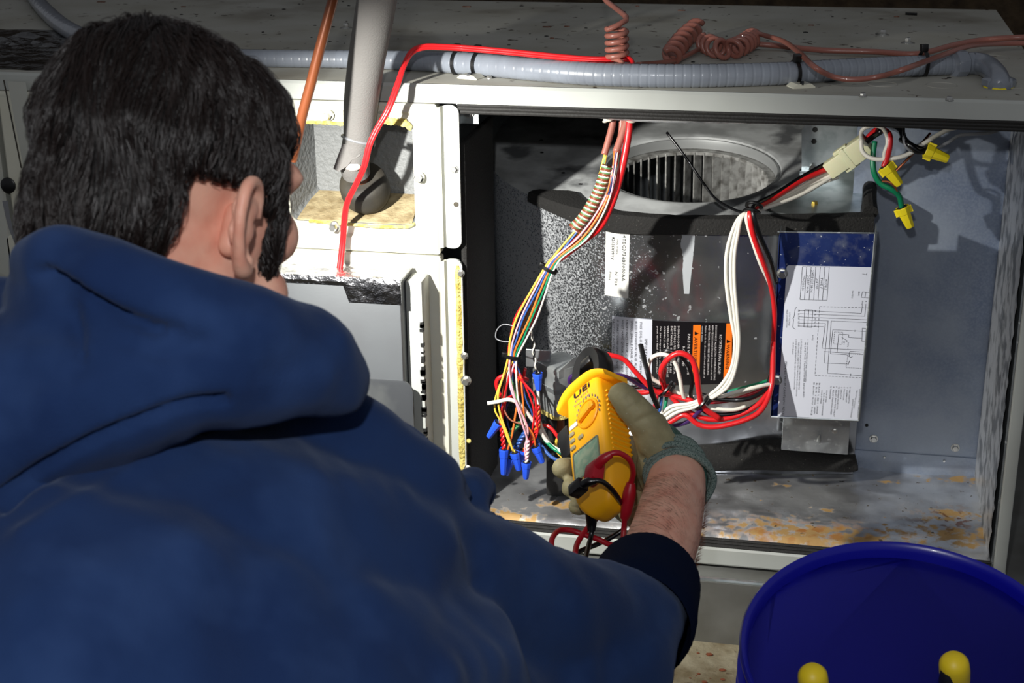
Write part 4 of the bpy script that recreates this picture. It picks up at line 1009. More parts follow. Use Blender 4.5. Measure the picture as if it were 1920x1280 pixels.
link_mesh('box_foot', *boxm(f1[0]-.02, f1[0]+.02, .07, .10, 0.0, f1[2]-.004, .001), 'dark', tb, smooth=False)
q0 = PB(985, 655, .06); q1 = PB(1018, 690, .06)
link_mesh('rear_bracket', *boxm(q0[0], q1[0]+.01, .062, .064, q1[2], q0[2], .0008), 'galv', tb, smooth=False)

# ================================================================== WIRE NUTS
def wire_nut(open_px, tip_px, y, m_, label, group, name='wire_nut', r=.0062, dy=0.):
    a = U(*open_px, y=y); b = U(*tip_px, y=y+dy); ax = nrm(b-a); h = np.linalg.norm(b-a)
    t = thing(name, label, 'wire nut', a, group)
    V, Fc = lathe(a, ax, [(r*.80, .002), (r*.98, 0), (r*1.02, .0008), (r, .003), (r*.9, h*.32), (r*.82, h*.34), (r*.6, h*.93), (r*.5, h), (.0005, h*1.005)], 16, lobes=1, lobe=.06)
    link_mesh('nut_body', V, Fc, m_, t, angle=28)
    link_mesh('nut_bore', *lathe(a-ax*.0003, ax, [(r*.78, 0), (r*.7, .0006)], 16), 'dark', t)
    if m_ == 'nut_yellow':
        n = nrm(np.cross(ax, (0, 1, 0)))
        for s in (-1, 1): link_mesh('nut_wing', *frame_map(boxm(0, r*.42, -.0012, .0012, .001, h*.36, .0004), a+n*s*r*.85, n*s, np.cross(ax, n*s), ax), m_, t, smooth=False)
    return a, ax
YN = .0
NB = 'blue wire nuts on the thermostat wires'
nutA = wire_nut((935, 792), (916, 819), YN, 'nut_blue', 'blue wire nut farthest left, tilted away from the bundle', NB)
nutB = wire_nut((945, 841), (944, 889), YN, 'nut_blue', 'blue wire nut at the lower left on the red twisted pair', NB)
nutC = wire_nut((959, 858), (949, 890), YN+.012, 'nut_blue', 'blue wire nut half hidden behind the cluster, on the blue twisted pair', NB)
nutD = wire_nut((965, 848), (973, 881), YN-.006, 'nut_blue', 'blue wire nut at cluster front holding the yellow wires', NB)
nutE = wire_nut((987, 866), (986, 897), YN-.006, 'nut_blue', 'lowest blue wire nut, on the pink twisted pair', NB)
nutF = wire_nut((1004, 837), (1017, 867), YN, 'nut_blue', 'blue wire nut at right of the cluster, slanting down right', NB)
nutG = wire_nut((1008, 699), (1010, 731), YN, 'nut_blue', 'single blue wire nut hanging high in front of the grey metal box', NB)
nutH = wire_nut((981, 843), (978, 865), YN+.016, 'nut_blue', 'blue wire nut at the back between the cluster fronts', NB)
NY = 'yellow wire nuts at the top right'
yb1 = .12
ny1 = wire_nut((1735, 281), (1778, 298), .12, 'nut_yellow', 'yellow wire nut pointing right, on the black wires', NY, r=.0088)
ny2 = wire_nut((1659, 310), (1687, 346), .11, 'nut_yellow', 'yellow wire nut on the red and white wires', NY, r=.0088)
ny3 = wire_nut((1691, 388), (1707, 426), .13, 'nut_yellow', 'lowest yellow wire nut, on the green wire', NY, r=.0088)

# ================================================================== THERMOSTAT CABLE BUNDLE
tc = thing('thermostat_cable', 'bundle of thin multicoloured wires hanging from two brown sheathed cables', 'cable', U(1150, 225, y=.03))
link_mesh('cable_sheath', *tube(px_wire([(1151, 214, .03), (1148, 235, .026), (1141, 262, .02), (1133, 290, .014)]), .0042, 12), 'brown', tc, angle=180)
link_mesh('cable_sheath', *tube(px_wire([(1166, 214, .034), (1165, 240, .032), (1162, 262, .03)]), .0040, 12), 'brown', tc, angle=180)
link_mesh('cable_sheath', *tube(px_wire([(1178, 214, .03), (1172, 235, .025), (1163, 262, .018), (1155, 285, .012)]), .0045, 12), 'brown', tc, angle=180)
link_mesh('red_sheath', *tube(px_wire([(1181, 214, .028), (1179, 245, .022), (1172, 290, .015), (1161, 340, .01), (1146, 385, .004), (1125, 425, .0), (1094, 452, -.002), (1048, 488, -.004)]), [.0046, .0046, .0044, .0042, .0042, .0044, .004, .003], 12), 'w_red', tc, angle=180)
for a, b, s in ((1140, 224, .006), (1184, 225, .007), (1134, 228, .003)):
    link_mesh('foam_crumb', *sphere(U(a, b, y=.018), s, 2, (1, .6, .55)), 'nylon', tc)
# spirally wrapped section
sp = px_wire([(1137, 318, .006), (1128, 345, .004), (1120, 372, .002), (1104, 400, .0), (1090, 422, -.001), (1076, 418+15, -.002)])
sp = px_wire([(1140, 312, .006), (1132, 335, .004), (1122, 362, .003), (1108, 388, .001), (1092, 412, -.001), (1076, 428, -.002)])
link_mesh('wrapped_core', *tube(sp, .0062, 10), 'w_brown', tc, angle=180)
for k, (mm, ph) in enumerate((('w_lgreen', 0), ('w_white', 1.6), ('w_brown', 3.1), ('w_brown', 4.7))):
    link_mesh('wrap_wire', *tube(coil(sp, .0066, 14, 10, phase=ph), .0014, 6, 1), mm, tc, angle=180)
TIE1 = (1030, 504); TIE2 = (962, 667)
cols = ['w_yellow', 'w_pink', 'w_blue', 'w_orange', 'w_green', 'w_white', 'w_red', 'w_navy', 'w_brown', 'w_lgreen', 'w_yellow', 'w_pink', 'w_red', 'w_orange', 'w_white', 'w_navy', 'w_red']
ends = {  # where each wire finishes below the lower tie, (x, y, depth)
 0: [(945, 700, -.004), (934, 740, -.008), (938, 775, -.006), (952, 815, -.006), (962, 846, -.006)],
 1: [(955, 700, -.008), (965, 745, -.01), (978, 790, -.01), (990, 830, -.008), (988, 866, -.006)],
 2: [(975, 700, 0), (985, 745, -.002), (998, 775, .004), (993, 795, .006), (975, 820, .010), (962, 842, .012), (960, 858, .012)],
 3: [(970, 700, .004), (972, 740, .01), (966, 780, .006), (960, 815, .0), (953, 840, .0), (950, 850, .004)],
 4: [(966, 700, .006), (970, 740, .012), (985, 775, .01), (977, 795, .008), (962, 812, .008), (955, 830, .010), (952, 850, .014)],
 5: [(968, 700, -.004), (972, 750, -.006), (985, 800, -.006), (988, 835, -.008), (987, 866, -.006)],
 6: [(955, 700, -.006), (945, 745, -.004), (938, 790, -.002), (943, 815, 0), (945, 842, 0)],
 7: [(962, 700, .004), (958, 740, .012), (948, 770, .01), (955, 805, .01), (962, 858, .014)],
 8: [(950, 702, 0), (942, 750, .004), (955, 785, -.004), (985, 798, -.006), (1000, 820, -.002), (1004, 837, 0)],
 9: [(960, 702, .006), (965, 735, .008), (975, 760, .006), (978, 790, .004), (965, 805, .004), (954, 822, .006), (950, 842, .008)],
 10: [(946, 702, -.002), (930, 742, -.002), (928, 768, -.004), (940, 792, -.004), (955, 830, -.004), (966, 848, -.006)],
 11: [(958, 702, -.004), (958, 730, -.01), (975, 768, -.01), (990, 805, -.006), (984, 840, -.006), (988, 866, -.006)],
 12: [(968, 702, -.002), (985, 720, -.002), (1003, 745, -.004), (1006, 785, -.002), (1008, 810, .0), (996, 835, .0), (985, 845, .012)],
 13: [(975, 702, 0), (980, 745, -.006), (985, 790, -.006), (1000, 815, -.003), (1004, 837, 0)],
 14: [(952, 702, 0), (948, 740, .008), (942, 775, .008), (940, 786, .002), (936, 792, 0)],
 15: [(958, 702, .004), (950, 730, .01), (940, 762, .008), (937, 780, .004), (934, 792, 0)],
 16: [(975, 700, .0), (990, 735, .0), (1001, 770, .0), (998, 805, .002), (992, 825, 0), (982, 843, .014)]}
rnd = random.Random(3)
for k, mm in enumerate(cols):
    u_ = (k % 6)/5*2-1; v_ = (k//6)/2*2-1
    src = (1136+rnd.uniform(-3, 3), 288, .014) if k in (0, 2, 9, 10) else ((1155+rnd.uniform(-3, 3), 284, .012) if k % 2 else (1163+rnd.uniform(-2, 3), 262, .028))
    if k in (0, 2, 9, 10):
        mid = [(1126+u_*4, 335, .01), (1112+u_*4, 380, .004+v_*.003), (1093+u_*5, 420, .0+v_*.003), (1070+u_*8, 452, -.002+v_*.004)]
    elif k % 2:
        mid = [(1148+u_*3, 330, .0), (1140+u_*5, 365, -.002), (1117+u_*9, 410, -.004+v_*.003), (1086+u_*12, 450, -.004+v_*.004)]
    else:
        mid = [(1158+u_*4, 315, .012), (1142+u_*7, 375, .004), (1112+u_*9, 425, -.003+v_*.003), (1080+u_*12, 456, -.004+v_*.004)]
    path = [src]+mid+[(1046+u_*9, 482, -.003+v_*.004), (TIE1[0]+u_*8, TIE1[1]+u_*3, -.003+v_*.003), (1008+u_*15, 550, -.003+v_*.005), (988+u_*19+rnd.uniform(-3, 3), 595, -.002+v_*.005), (972+u_*15, 635, -.001+v_*.004), (TIE2[0]+u_*8, TIE2[1]+u_*2, v_*.003)]+ends[k]
    link_mesh('wire', *tube(px_wire(path), .00125 if k % 3 else .00145, 7, 5), mm, tc, angle=180)
# twisted tails above the nuts
def twist(path, r, turns, w, mats, parent):
    for i, mm in enumerate(mats): link_mesh('twisted_tail', *tube(coil(px_wire(path), r, turns, 8, phase=i*math.pi*2/len(mats)), w, 6, 1), mm, parent, angle=180)
twist([(940, 790, 0), (942, 815, 0), (945, 843, 0)], .0017, 3, .0018, ('w_red', 'w_red'), tc)
twist([(980, 788, .008), (962, 805, .008), (953, 830, .009)], .0017, 3, .0018, ('w_lgreen', 'w_green'), tc)
twist([(986, 808, .006), (974, 828, .009), (965, 845, .012), (959, 860, .012)], .0019, 4, .002, ('w_blue', 'w_blue'), tc)
twist([(990, 825, -.008), (989, 845, -.007), (987, 868, -.006)], .0014, 3, .0015, ('w_pink', 'w_white'), tc)
twist([(1008, 760, .0), (1008, 800, .002), (996, 825, .006), (984, 845, .014)], .0022, 4, .0018, ('w_red', 'w_red', 'w_orange'), tc)
link_mesh('bent_wire', *tube(px_wire([(966, 612, 0), (945, 608, .002), (932, 618, .004), (930, 634, .004), (945, 640, .002), (960, 640, 0)]), .0008, 6), 'w_grey', tc, angle=180)
# black and white pair going to the high nut
bwp = thing('control_wire', 'twisted black and white wire pair ending in the single high blue nut', 'wire', U(1000, 640, y=0))
for i, mm in enumerate(('w_white', 'w_black')):
    link_mesh('wire_strand', *tube(px_wire([(960+i*4, 640, .004), (975, 618, .0), (992, 615, -.002), (997, 622, -.002)])[:3]+coil(px_wire([(995, 620, 0), (1000, 640, 0), (1001, 665, 0), (1008, 701, 0)]), .0013, 3, 8, phase=i*math.pi), .0011, 6, 1), mm, bwp, angle=180)
link_mesh('wire_strand', *tube(px_wire([(1009, 731, .006), (1010, 760, .006), (1012, 790, .01), (1030, 830, .02)]), .0022, 8), 'w_white', bwp, angle=180)
def loose_tie(px, py, y, ang, R, label, group='black ties on the wire bundle', sx=1.4):
    c = U(px, py, y=y); ax = np.array([math.cos(ang), 0, math.sin(ang)]); dn = np.cross(ax, (0, 1, 0)); root = thing('cable_tie', label, 'cable tie', c, group); L = []
    for k in range(28):
        a = 2*math.pi*k/28; d = math.cos(a)*ax*sx+math.sin(a)*np.array([0, 1, 0]); c2 = c+d*R
        L.append([tuple(c2-dn*.0022-d*.0004), tuple(c2+dn*.0022-d*.0004), tuple(c2+dn*.0022+d*.0006), tuple(c2-dn*.0022+d*.0006)])
    L.append(L[0]); link_mesh('strap', *loft(L, False, False), 'black', root, angle=40)
    link_mesh('buckle', *frame_map(boxm(-.0015, .0055, -.003, .003, -.003, .003, .0006), c-ax*(R*sx+.002), ax, (0, 1, 0), dn), 'black', root, angle=30)
loose_tie(1030, 504, -.003, -.45, .0072, 'black cable tie higher on the multicoloured bundle, buckle at left')
loose_tie(962, 667, .0, -.12, .0078, 'black cable tie lower on the multicoloured bundle, where the wires fan out')

# ================================================================== POWER WIRING
def wire(path, r, m_, label, group=None, name='wire', **k):
    V, Fc = tube(px_wire(path), r, 9, 6)
    return link_mesh(name, V, Fc, m_, angle=180, label=label, category='wire', group=group)
R3 = .0027
# red loop at lower left
wire([(985, 770, .014), (965, 752, .012), (940, 742, .01), (931, 722, .008), (936, 708, .006), (960, 702, .01), (990, 712, .02)], .0028, 'w_red', 'thick red wire looped behind the top of the wire fan')
wire([(985, 690, .02), (975, 735, .02), (950, 748, .006), (944, 770, .004), (940, 792, .004)], .0022, 'w_red', 'red wire dropping to the lower left blue nut')
wire([(914, 756, -.012), (932, 753, -.010), (955, 749, -.006), (975, 758, -.002), (990, 776, .0), (1008, 800, .006), (1030, 832, .008), (1062, 850, -.004), (1090, 858, .0)], .0026, 'w_white', 'white wire with a cut end pointing left past the bundle')
wire([(1000, 792, .016), (1020, 822, .012), (1045, 845, .0), (1092, 864, .0)], .0026, 'w_green', 'green wire passing right behind the fingertips')
wire([(1000, 810, .02), (1015, 835, .012), (1040, 860, .004), (1090, 872, .004)], .0024, 'w_blue', 'blue wire passing behind the upper fingertip')
wire([(1008, 797, .018), (1030, 800, .012), (1050, 825, .008), (1064, 850, .002), (1090, 864, .012)], .0024, 'w_red', 'thin dark red wire arching right toward the meter')
wire([(1046, 818, .03), (1042, 835, .03), (1048, 850, .026), (1062, 862, .02)], .0022, 'w_yellow', 'short yellow wire below the metal box')
# purple, black and red leads through the meter jaws
wire([(1096, 728, .014), (1078, 726, .0), (1068, 714, -.004), (1075, 704, -.006), (1100, 701, -.006), (1130, 703, -.002), (1170, 705, .01), (1200, 722, .03), (1230, 735, .04)], .0029, 'w_purple', 'dark purple wire curling left out of the meter jaws')
wire([(1094, 700, .03), (1092, 684, .02), (1102, 670, .012), (1122, 664, .01), (1145, 666, .014), (1170, 674, .02), (1190, 695, .022), (1215, 722, .026), (1232, 735, .03), (1262, 742, .034), (1300, 752, .034)], .0034, 'w_red', 'thick red wire passing up through the black meter jaws')
wire([(1176, 735, .03), (1205, 736, .034), (1225, 732, .036), (1255, 724, .04)], .0034, 'w_red', 'short thick red wire right of the thumb')
wire([(1165, 706, .03), (1200, 714, .034), (1222, 724, .038), (1250, 740, .042)], .003, 'w_black', 'black wire right of the meter jaws')
wire([(1165, 727, .032), (1190, 726, .034), (1215, 724, .034), (1240, 726, .036)], .003, 'w_black', 'second black wire between the jaws and the looped wires')
link_mesh('tie_tail', *tube(px_wire([(1201, 645, .03), (1207, 672, .02), (1215, 700, .01), (1222, 735, .01), (1235, 765, .02)]), .0036, 6, 6, flat=.35), 'black', label='long black cable tie tail standing up in front of the notice sticker', category='cable tie')
# looped wires in front of the warning label
Lp = .03
wire([(1290, 756, .04), (1280, 738, .03), (1275, 710, .026), (1268, 685, .024), (1255, 668, .024), (1238, 664, .026), (1222, 671, .03), (1215, 690, .034), (1222, 708, .038), (1245, 722, .044), (1280, 740, .05), (1330, 748, .05), (1380, 735, .052), (1420, 725, .06), (1445, 720, .07)], R3, 'w_white', 'white wire in the big loop before the warning label')
wire([(1246, 725, .04), (1240, 706, .03), (1242, 688, .022), (1256, 670, .020), (1275, 662, .02), (1296, 672, .022), (1306, 700, .022), (1310, 730, .024), (1318, 762, .03), (1350, 785, .036)], .0038, 'w_red', 'thick red wire forming the right side of the loop before the warning label')
wire([(1232, 668, .036), (1250, 658, .032), (1272, 664, .032), (1290, 685, .032), (1298, 712, .034), (1296, 745, .038), (1320, 765, .04)], R3, 'w_black', 'black wire following the loop before the warning label')
wire([(1246, 690, .034), (1243, 712, .034), (1252, 735, .034), (1285, 768, .036), (1330, 786, .036), (1380, 780, .044), (1425, 755, .055), (1446, 715, .075), (1449, 660, .085)], .0034, 'w_red', 'thick red wire sweeping under the loop to the right')
wire([(1228, 810, .03), (1262, 788, .03), (1285, 778, .03), (1310, 796, .03), (1345, 800, .032), (1400, 786, .04), (1430, 765, .05), (1447, 720, .07), (1450, 640, .086)], .0036, 'w_red', 'lowest thick red wire, sweeping below the bundle')
wire([(1226, 806, .04), (1256, 800, .04), (1290, 790, .036), (1312, 770, .03), (1318, 760, .03)], .0030, 'w_purple', 'dark wire below the bundle near the glove cuff')
wire([(1300, 750, .042), (1330, 775, .04), (1380, 775, .045), (1420, 758, .055), (1442, 730, .07), (1448, 690, .085)], .0032, 'w_black', 'black wire along the bottom bundle')
wire([(1310, 738, .05), (1350, 748, .05), (1400, 748, .052), (1435, 730, .066), (1446, 700, .08)], .003, 'w_black', 'upper black wire of the bottom bundle')
wire([(1222, 722, .05), (1262, 736, .052), (1310, 752, .054), (1360, 752, .056), (1420, 734, .066), (1444, 722, .074)], .0024, 'w_dred', 'dark red wire in the middle of the bottom bundle')
wire([(1280, 745, .056), (1340, 742, .058), (1390, 730, .062), (1444, 718, .076)], .0022, 'w_blue', 'blue wire in the bottom bundle')
wire([(1238, 722, .05), (1240, 745, .046), (1236, 772, .04)], .0022, 'w_blue', 'short blue wire dropping near the thumb')
wire([(1244, 718, .05), (1250, 740, .046), (1246, 768, .04)], .0022, 'w_green', 'short green wire beside the blue one near the thumb')
wire([(1236, 722, .044), (1232, 742, .04), (1226, 770, .036)], .0026, 'w_dred', 'short dark red wire near the thumb')
wire([(1300, 748, .056), (1360, 735, .06), (1400, 725, .064), (1444, 712, .078)], .0022, 'w_green', 'green wire at the top of the bottom bundle')
wire([(1290, 742, .05), (1305, 760, .034), (1340, 766, .036), (1375, 768, .04), (1398, 762, .046)], .0026, 'w_white', 'white wire low in the bottom bundle')
# long white wires from connector down and round
for k, dx in enumerate((0, 9, 15)):
    wire([(1560+k*6, 322+k*5, .16-k*.003), (1530+k*4, 334+k*5, .15), (1480, 362+k*4, .12), (1440, 382+k*3, .09), (1408, 396+k, .06), (1390-4+dx*.3, 408, .05), (1371+dx*.8, 440, .045), (1362+dx, 480, .042), (1362+dx, 530, .04), (1370+dx*.8, 590, .04), (1378+dx*.5, 640, .04), (1372+dx*.5, 688, .04), (1350+dx, 724, .036), (1320+dx, 746, .034), (1290+k*6, 757+k*3, .03), (1258+k*4, 762+k*6, .028), (1230, 785+k*8, .03), (1215, 800+k*8, .034)], R3*.92, 'w_white', ('white wire on the left of the three curving down past the warning label', 'middle one of the three white wires curving down past the warning label', 'white wire on the right of the three curving down past the warning label')[k], 'three white wires from the connector')
wire([(1566, 328, .15), (1500, 366, .118), (1440, 388, .085), (1412, 396, .055), (1400, 405, .048), (1404, 430, .048), (1424, 490, .055), (1440, 525, .07), (1452, 556, .085)], R3*.92, 'w_white', 'white wire running down behind the control cover edge')
wire([(1552, 316, .155), (1500, 340, .13), (1450, 372, .095), (1412, 392, .056), (1406, 405, .044), (1412, 440, .044), (1430, 490, .055), (1444, 530, .07), (1452, 580, .085), (1450, 650, .09)], .0034, 'w_red', 'thick red wire from the connector down to the control cover')
wire([(1546, 308, .158), (1500, 334, .133), (1450, 366, .098), (1416, 384, .06), (1412, 400, .044), (1424, 440, .046), (1446, 490, .064), (1456, 530, .085)], .003, 'w_black', 'black wire from the connector down to the control cover')
wire([(1250, 248, .16), (1282, 290, .15), (1320, 345, .14), (1345, 375, .12), (1385, 396, .08), (1408, 396, .06)], .0018, 'w_black', 'thin black wire crossing in front of the fan inlet')
link_mesh('wire_tie', *tube(coil(px_wire([(1408, 400, .052), (1412, 390, .056), (1416, 382, .06)]), .009, 1.6, 16), .0022, 8, 1), 'black', label='black tie around the wires where they bend down from the connector', category='cable tie')
for a, b, lab in ((1250, 730, 'black cable tie on the bottom bundle under the loop'), (1318, 755, 'black cable tie on the bottom bundle where red wires meet')):
    link_mesh('wire_tie', *join(tube(coil(px_wire([(a-3, b-3, .036), (a+3, b+3, .036)]), .012, 1.2, 18), .0022, 6, 1)), 'black', label=lab, category='cable tie')
# ---- white plug connector
cnn = thing('plug_connector', 'milky nylon plug connector above the blower, by the zinc bracket', 'connector', U(1580, 300, y=.15))
ca_, cb_ = U(1553, 320, y=.15), U(1628, 268, y=.14); ax = nrm(cb_-ca_); upn = nrm(np.cross(ax, (0, 1, 0))); dn = np.cross(ax, upn)
LL = np.linalg.norm(cb_-ca_)
link_mesh('plug_half', *frame_map(boxm(0, LL*.52, -.011, .011, -.008, .008, .0012), ca_, ax, upn, dn), 'conn', cnn, angle=30)
link_mesh('socket_half', *frame_map(boxm(LL*.42, LL, -.0135, .0135, -.010, .010, .0015), ca_, ax, upn, dn), 'conn', cnn, angle=30)
for s in (-1, 1): link_mesh('latch', *frame_map(boxm(LL*.3, LL*.62, s*.0135-.0022, s*.0135+.0022, -.005, .005, .0008), ca_, ax, upn, dn), 'conn', cnn, angle=30)
link_mesh('rib', *frame_map(boxm(LL*.46, LL*.56, -.0145, .0145, -.0108, .0108, .001), ca_, ax, upn, dn), 'conn', cnn, angle=30)
# wires on the far side of the connector
wire([(1622, 268, .14), (1640, 254, .13), (1652, 246, .12), (1650, 238, .14), (1660, 232, .2)], .0036, 'w_black', 'black wire entering the connector from above')
wire([(1624, 262, .145), (1636, 250, .14), (1648, 242, .13), (1666, 250, .115), (1668, 272, .11), (1662, 300, .11), (1657, 312, .11)], .0038, 'w_red', 'red wire bending down into a yellow nut')
wire([(1628, 276, .14), (1616, 262, .12), (1616, 245, .11), (1632, 236, .108), (1652, 238, .108), (1662, 252, .112), (1664, 270, .11), (1658, 290, .11), (1663, 312, .11)], .0026, 'w_white', 'white wire making a ring around the connector end')
wire([(1614, 262, .118), (1618, 285, .115), (1640, 298, .112), (1680, 296, .112), (1705, 288, .116), (1722, 276, .12), (1760, 252, .13), (1790, 240, .14), (1834, 237, .16)], .0028, 'w_white', 'cream wire ring leading right to a bare cream end')
wire([(1640, 265, .13), (1637, 290, .125), (1638, 320, .12), (1650, 343, .12), (1672, 355, .12), (1686, 368, .125), (1691, 390, .13)], .0036, 'w_green', 'green wire dropping to the lowest yellow nut')
wire([(1668, 236, .2), (1688, 245, .16), (1696, 262, .13), (1712, 275, .12), (1737, 282, .12)], .0042, 'w_black', 'thick black wire pair running into the right yellow nut')
wire([(1690, 262, .13), (1704, 270, .112), (1722, 284, .112), (1738, 280, .12)], .004, 'w_black', 'second thick black wire twisted into the right yellow nut')
wire([(1694, 240, .15), (1695, 262, .118), (1702, 278, .112), (1720, 286, .118)], .002, 'w_grey', 'thin grey wire crossing the black wires')
wire([(1752, 280, .125), (1776, 268, .13), (1800, 254, .135), (1830, 251, .14), (1860, 248, .15), (1880, 239, .16)], .0022, 'w_grey', 'grey stripped wire pointing right above the deck plate')
link_mesh('copper_wire', *tube(px_wire([(1744, 250, .16), (1720, 278, .14), (1700, 300, .13), (1680, 320, .125)]), .0016, 7), 'bare', label='bare copper wire slanting behind the yellow nuts', category='wire')
link_mesh('copper_wire', *tube(px_wire([(1652, 340, .12), (1666, 341, .118), (1678, 350, .118), (1686, 375, .125)]), .0014, 7), 'bare', label='short bare copper wire along the green wire', category='wire')

# ================================================================== CLAMP METER
def cam2w(v): return RI*v[0]-UP*v[1]+FW*v[2]     # v = (image right, image down, away)
Lc = nrm((-.05, -.78, .66)); Wc = np.array([.58, -.55, -.6]); Wc = nrm(Wc-Lc*(Wc@Lc)); Tc = np.cross(Wc, Lc)
if Tc[2] < 0: Tc = -Tc
ML, MW, MTt = cam2w(Lc), cam2w(Wc), cam2w(Tc)      # along, across (right), thickness (face -> back)
MO = U(1118, 925, D=1.53)+MTt*.012                 # centre of the body near its bottom
met = thing('clamp_meter', 'yellow handheld clamp meter with black jaws gripped in the gloved hand', 'meter', MO)
def mp(w, l, t): return MO+MW*w+ML*l*1.08+MTt*t
def mloop(l, hw, t0, t1, r):
    return [tuple(mp(a, l, b)) for a, b in rrect(-hw, hw, t0, t1, r, 4)]
body = [(-.020, .006, -.004, .004, .003), (-.019, .014, -.010, .010, .006), (-.014, .020, -.014, .014, .007), (-.006, .026, -.017, .016, .008), (.004, .0295, -.0185, .018, .008), (.02, .031, -.0185, .018, .007), (.06, .031, -.0185, .018, .006), (.09, .030, -.0185, .018, .006), (.115, .028, -.0185, .017, .006), (.128, .0275, -.018, .016, .006), (.130, .026, -.017, .015, .006)]
link_mesh('meter_body', *loft([mloop(*b) for b in body]), 'meter', met, angle=50)
# finger guard, bowed
gl = []
for i in range(17):
    a = -1+2*i/16; w = a*.041; lft = .130-.010*abs(a)**3; th = .0045*(1-.3*abs(a)**4)
    gl.append([tuple(mp(w, lft+dl, tt)) for dl, tt in ((-th, -.019), (-th*.5, -.024+.004*abs(a)**3), (th*.6, -.025+.004*abs(a)**3), (th, -.019), (th, .012), (-th, .012))])
link_mesh('finger_guard', *loft(gl), 'meter', met, angle=60)
# side grip ribs
for k in range(13):
    l = .036+k*.0058
    link_mesh('grip_rib', *frame_map(boxm(-.0008, .0022, -.0012, .0012, -.012, .014, .0007), mp(.0305, l, .001), MW, ML, MTt), 'meter', met, smooth=False)
tf = -.0186
link_mesh('display_frame', *loft([[tuple(mp(a, b, tf+.0006)) for a, b in rrect(-.0235, .020, .022, .056, .003)], [tuple(mp(a, b, tf-.0008)) for a, b in rrect(-.0235, .020, .022, .056, .003)], [tuple(mp(a, b, tf-.0008)) for a, b in rrect(-.022, .0185, .0235, .0545, .003)], [tuple(mp(a, b, tf-.0002)) for a, b in rrect(-.022, .0185, .0235, .0545, .003)]]), 'lcdframe', met)
link_mesh('display', *loft([[tuple(mp(a, b, tf-.0001)) for a, b in rrect(-.0215, .018, .024, .054, .002)], [tuple(mp(a, b, tf-.0005)) for a, b in rrect(-.0215, .018, .024, .054, .002)]]), 'lcd', met)
for w, l in ((-.021, .079), (-.021, .071), (-.021, .0625), (-.007, .068)):
    link_mesh('button', *loft([[tuple(mp(a, b, tf-h)) for a, b in rrect(w-.0042+i_, w+.0042-i_, l-.0022+i_*.6, l+.0022-i_*.6, .0018-i_*.5)] for h, i_ in ((0, 0), (.0014, 0), (.0018, .0006))]), 'meterbtn', met)
link_mesh('button', *loft([[tuple(mp(a, b, tf-h)) for a, b in rrect(-.024, -.010, .0845, .0895, .002)] for h in (0, .0012)]), 'paper2', met, label='white oval button')
dc = mp(.008, .088, tf)
link_mesh('dial', *lathe(dc, -MTt, [(.0175, -.001), (.0175, .0015), (.0165, .0022), (.015, .0022), (.0145, .0012), (.001, .0012)], 40), 'meterdial', met, angle=30)
link_mesh('dial_pointer', *frame_map(join(boxm(-.0135, .0135, -.0024, .0024, 0, .0045, .0012), boxm(.008, .0145, -.0042, .0042, 0, .0048, .0012)), dc-MTt*.0012, nrm(MW*.95+ML*.3), nrm(ML*.95-MW*.3), -MTt), 'meterdial', met, angle=30)
V = []
for k in range(14):
    a = math.radians(-20+k*16); V.append(frame_map(boxm(-.0006, .0006, -.0014, .0014, 0, .0006), mp(.008+.0195*math.cos(a), .088+.0195*math.sin(a), tf-.0002), MW, ML, -MTt))
link_mesh('dial_marks', *join(*V), 'inkgrey', met, smooth=False, kind='stuff')
fm = lambda u, v: mp(u, v, tf-.0007)
link_mesh('maker_lettering', *join(text_on('UEi', fm, (-.013, .1175), (.015, .1175), .0065), text_on('UEi', fm, (-.0134, .1172), (.0146, .1172), .0065), text_on('UEi', fm, (-.0127, .1178), (.0153, .1178), .0065)), 'ink', met, smooth=False, kind='stuff')
link_mesh('model_lettering', *join(text_on('DL479T', fm, (-.011, .1125), (.012, .1125), .003), text_on('True RMS', fm, (-.014, .1072), (.014, .1072), .003)), 'inkgrey', met, smooth=False, kind='stuff')
# jaws: two curved black arms meeting at the top
def jaw(sgn):
    L = []
    for i in range(19):
        a = math.radians(-62+i*(152-0)/18)   # from root round to the tip
        cl = .150
        w = sgn*(.019*math.cos(a)); l = cl+.024*math.sin(a)
        th = .0075-.002*i/18; nx, ny_ = sgn*math.cos(a), math.sin(a)
        L.append([tuple(mp(w+nx*d, l+ny_*d, t)) for d, t in ((-th, -.008), (th*.7, -.010), (th, -.006), (th, .008), (th*.7, .011), (-th, .009))])
    return loft(L)
link_mesh('jaw', *jaw(1), 'black', met, angle=40); link_mesh('jaw', *jaw(-1), 'black', met, angle=40)
link_mesh('jaw_base', *frame_map(boxm(-.022, .022, .128, .140, -.011, .011, .003), MO, MW, ML, MTt), 'black', met, angle=30)
link_mesh('jaw_lever', *frame_map(boxm(-.046, -.026, .085, .126, -.006, .006, .003), MO, nrm(MW+ML*.15), nrm(ML-MW*.15), MTt), 'black', met, angle=30)
link_mesh('jaw_tip', *frame_map(boxm(-.009, .009, .170, .181, -.010, .010, .003), MO, MW, ML, MTt), 'black', met, angle=30)
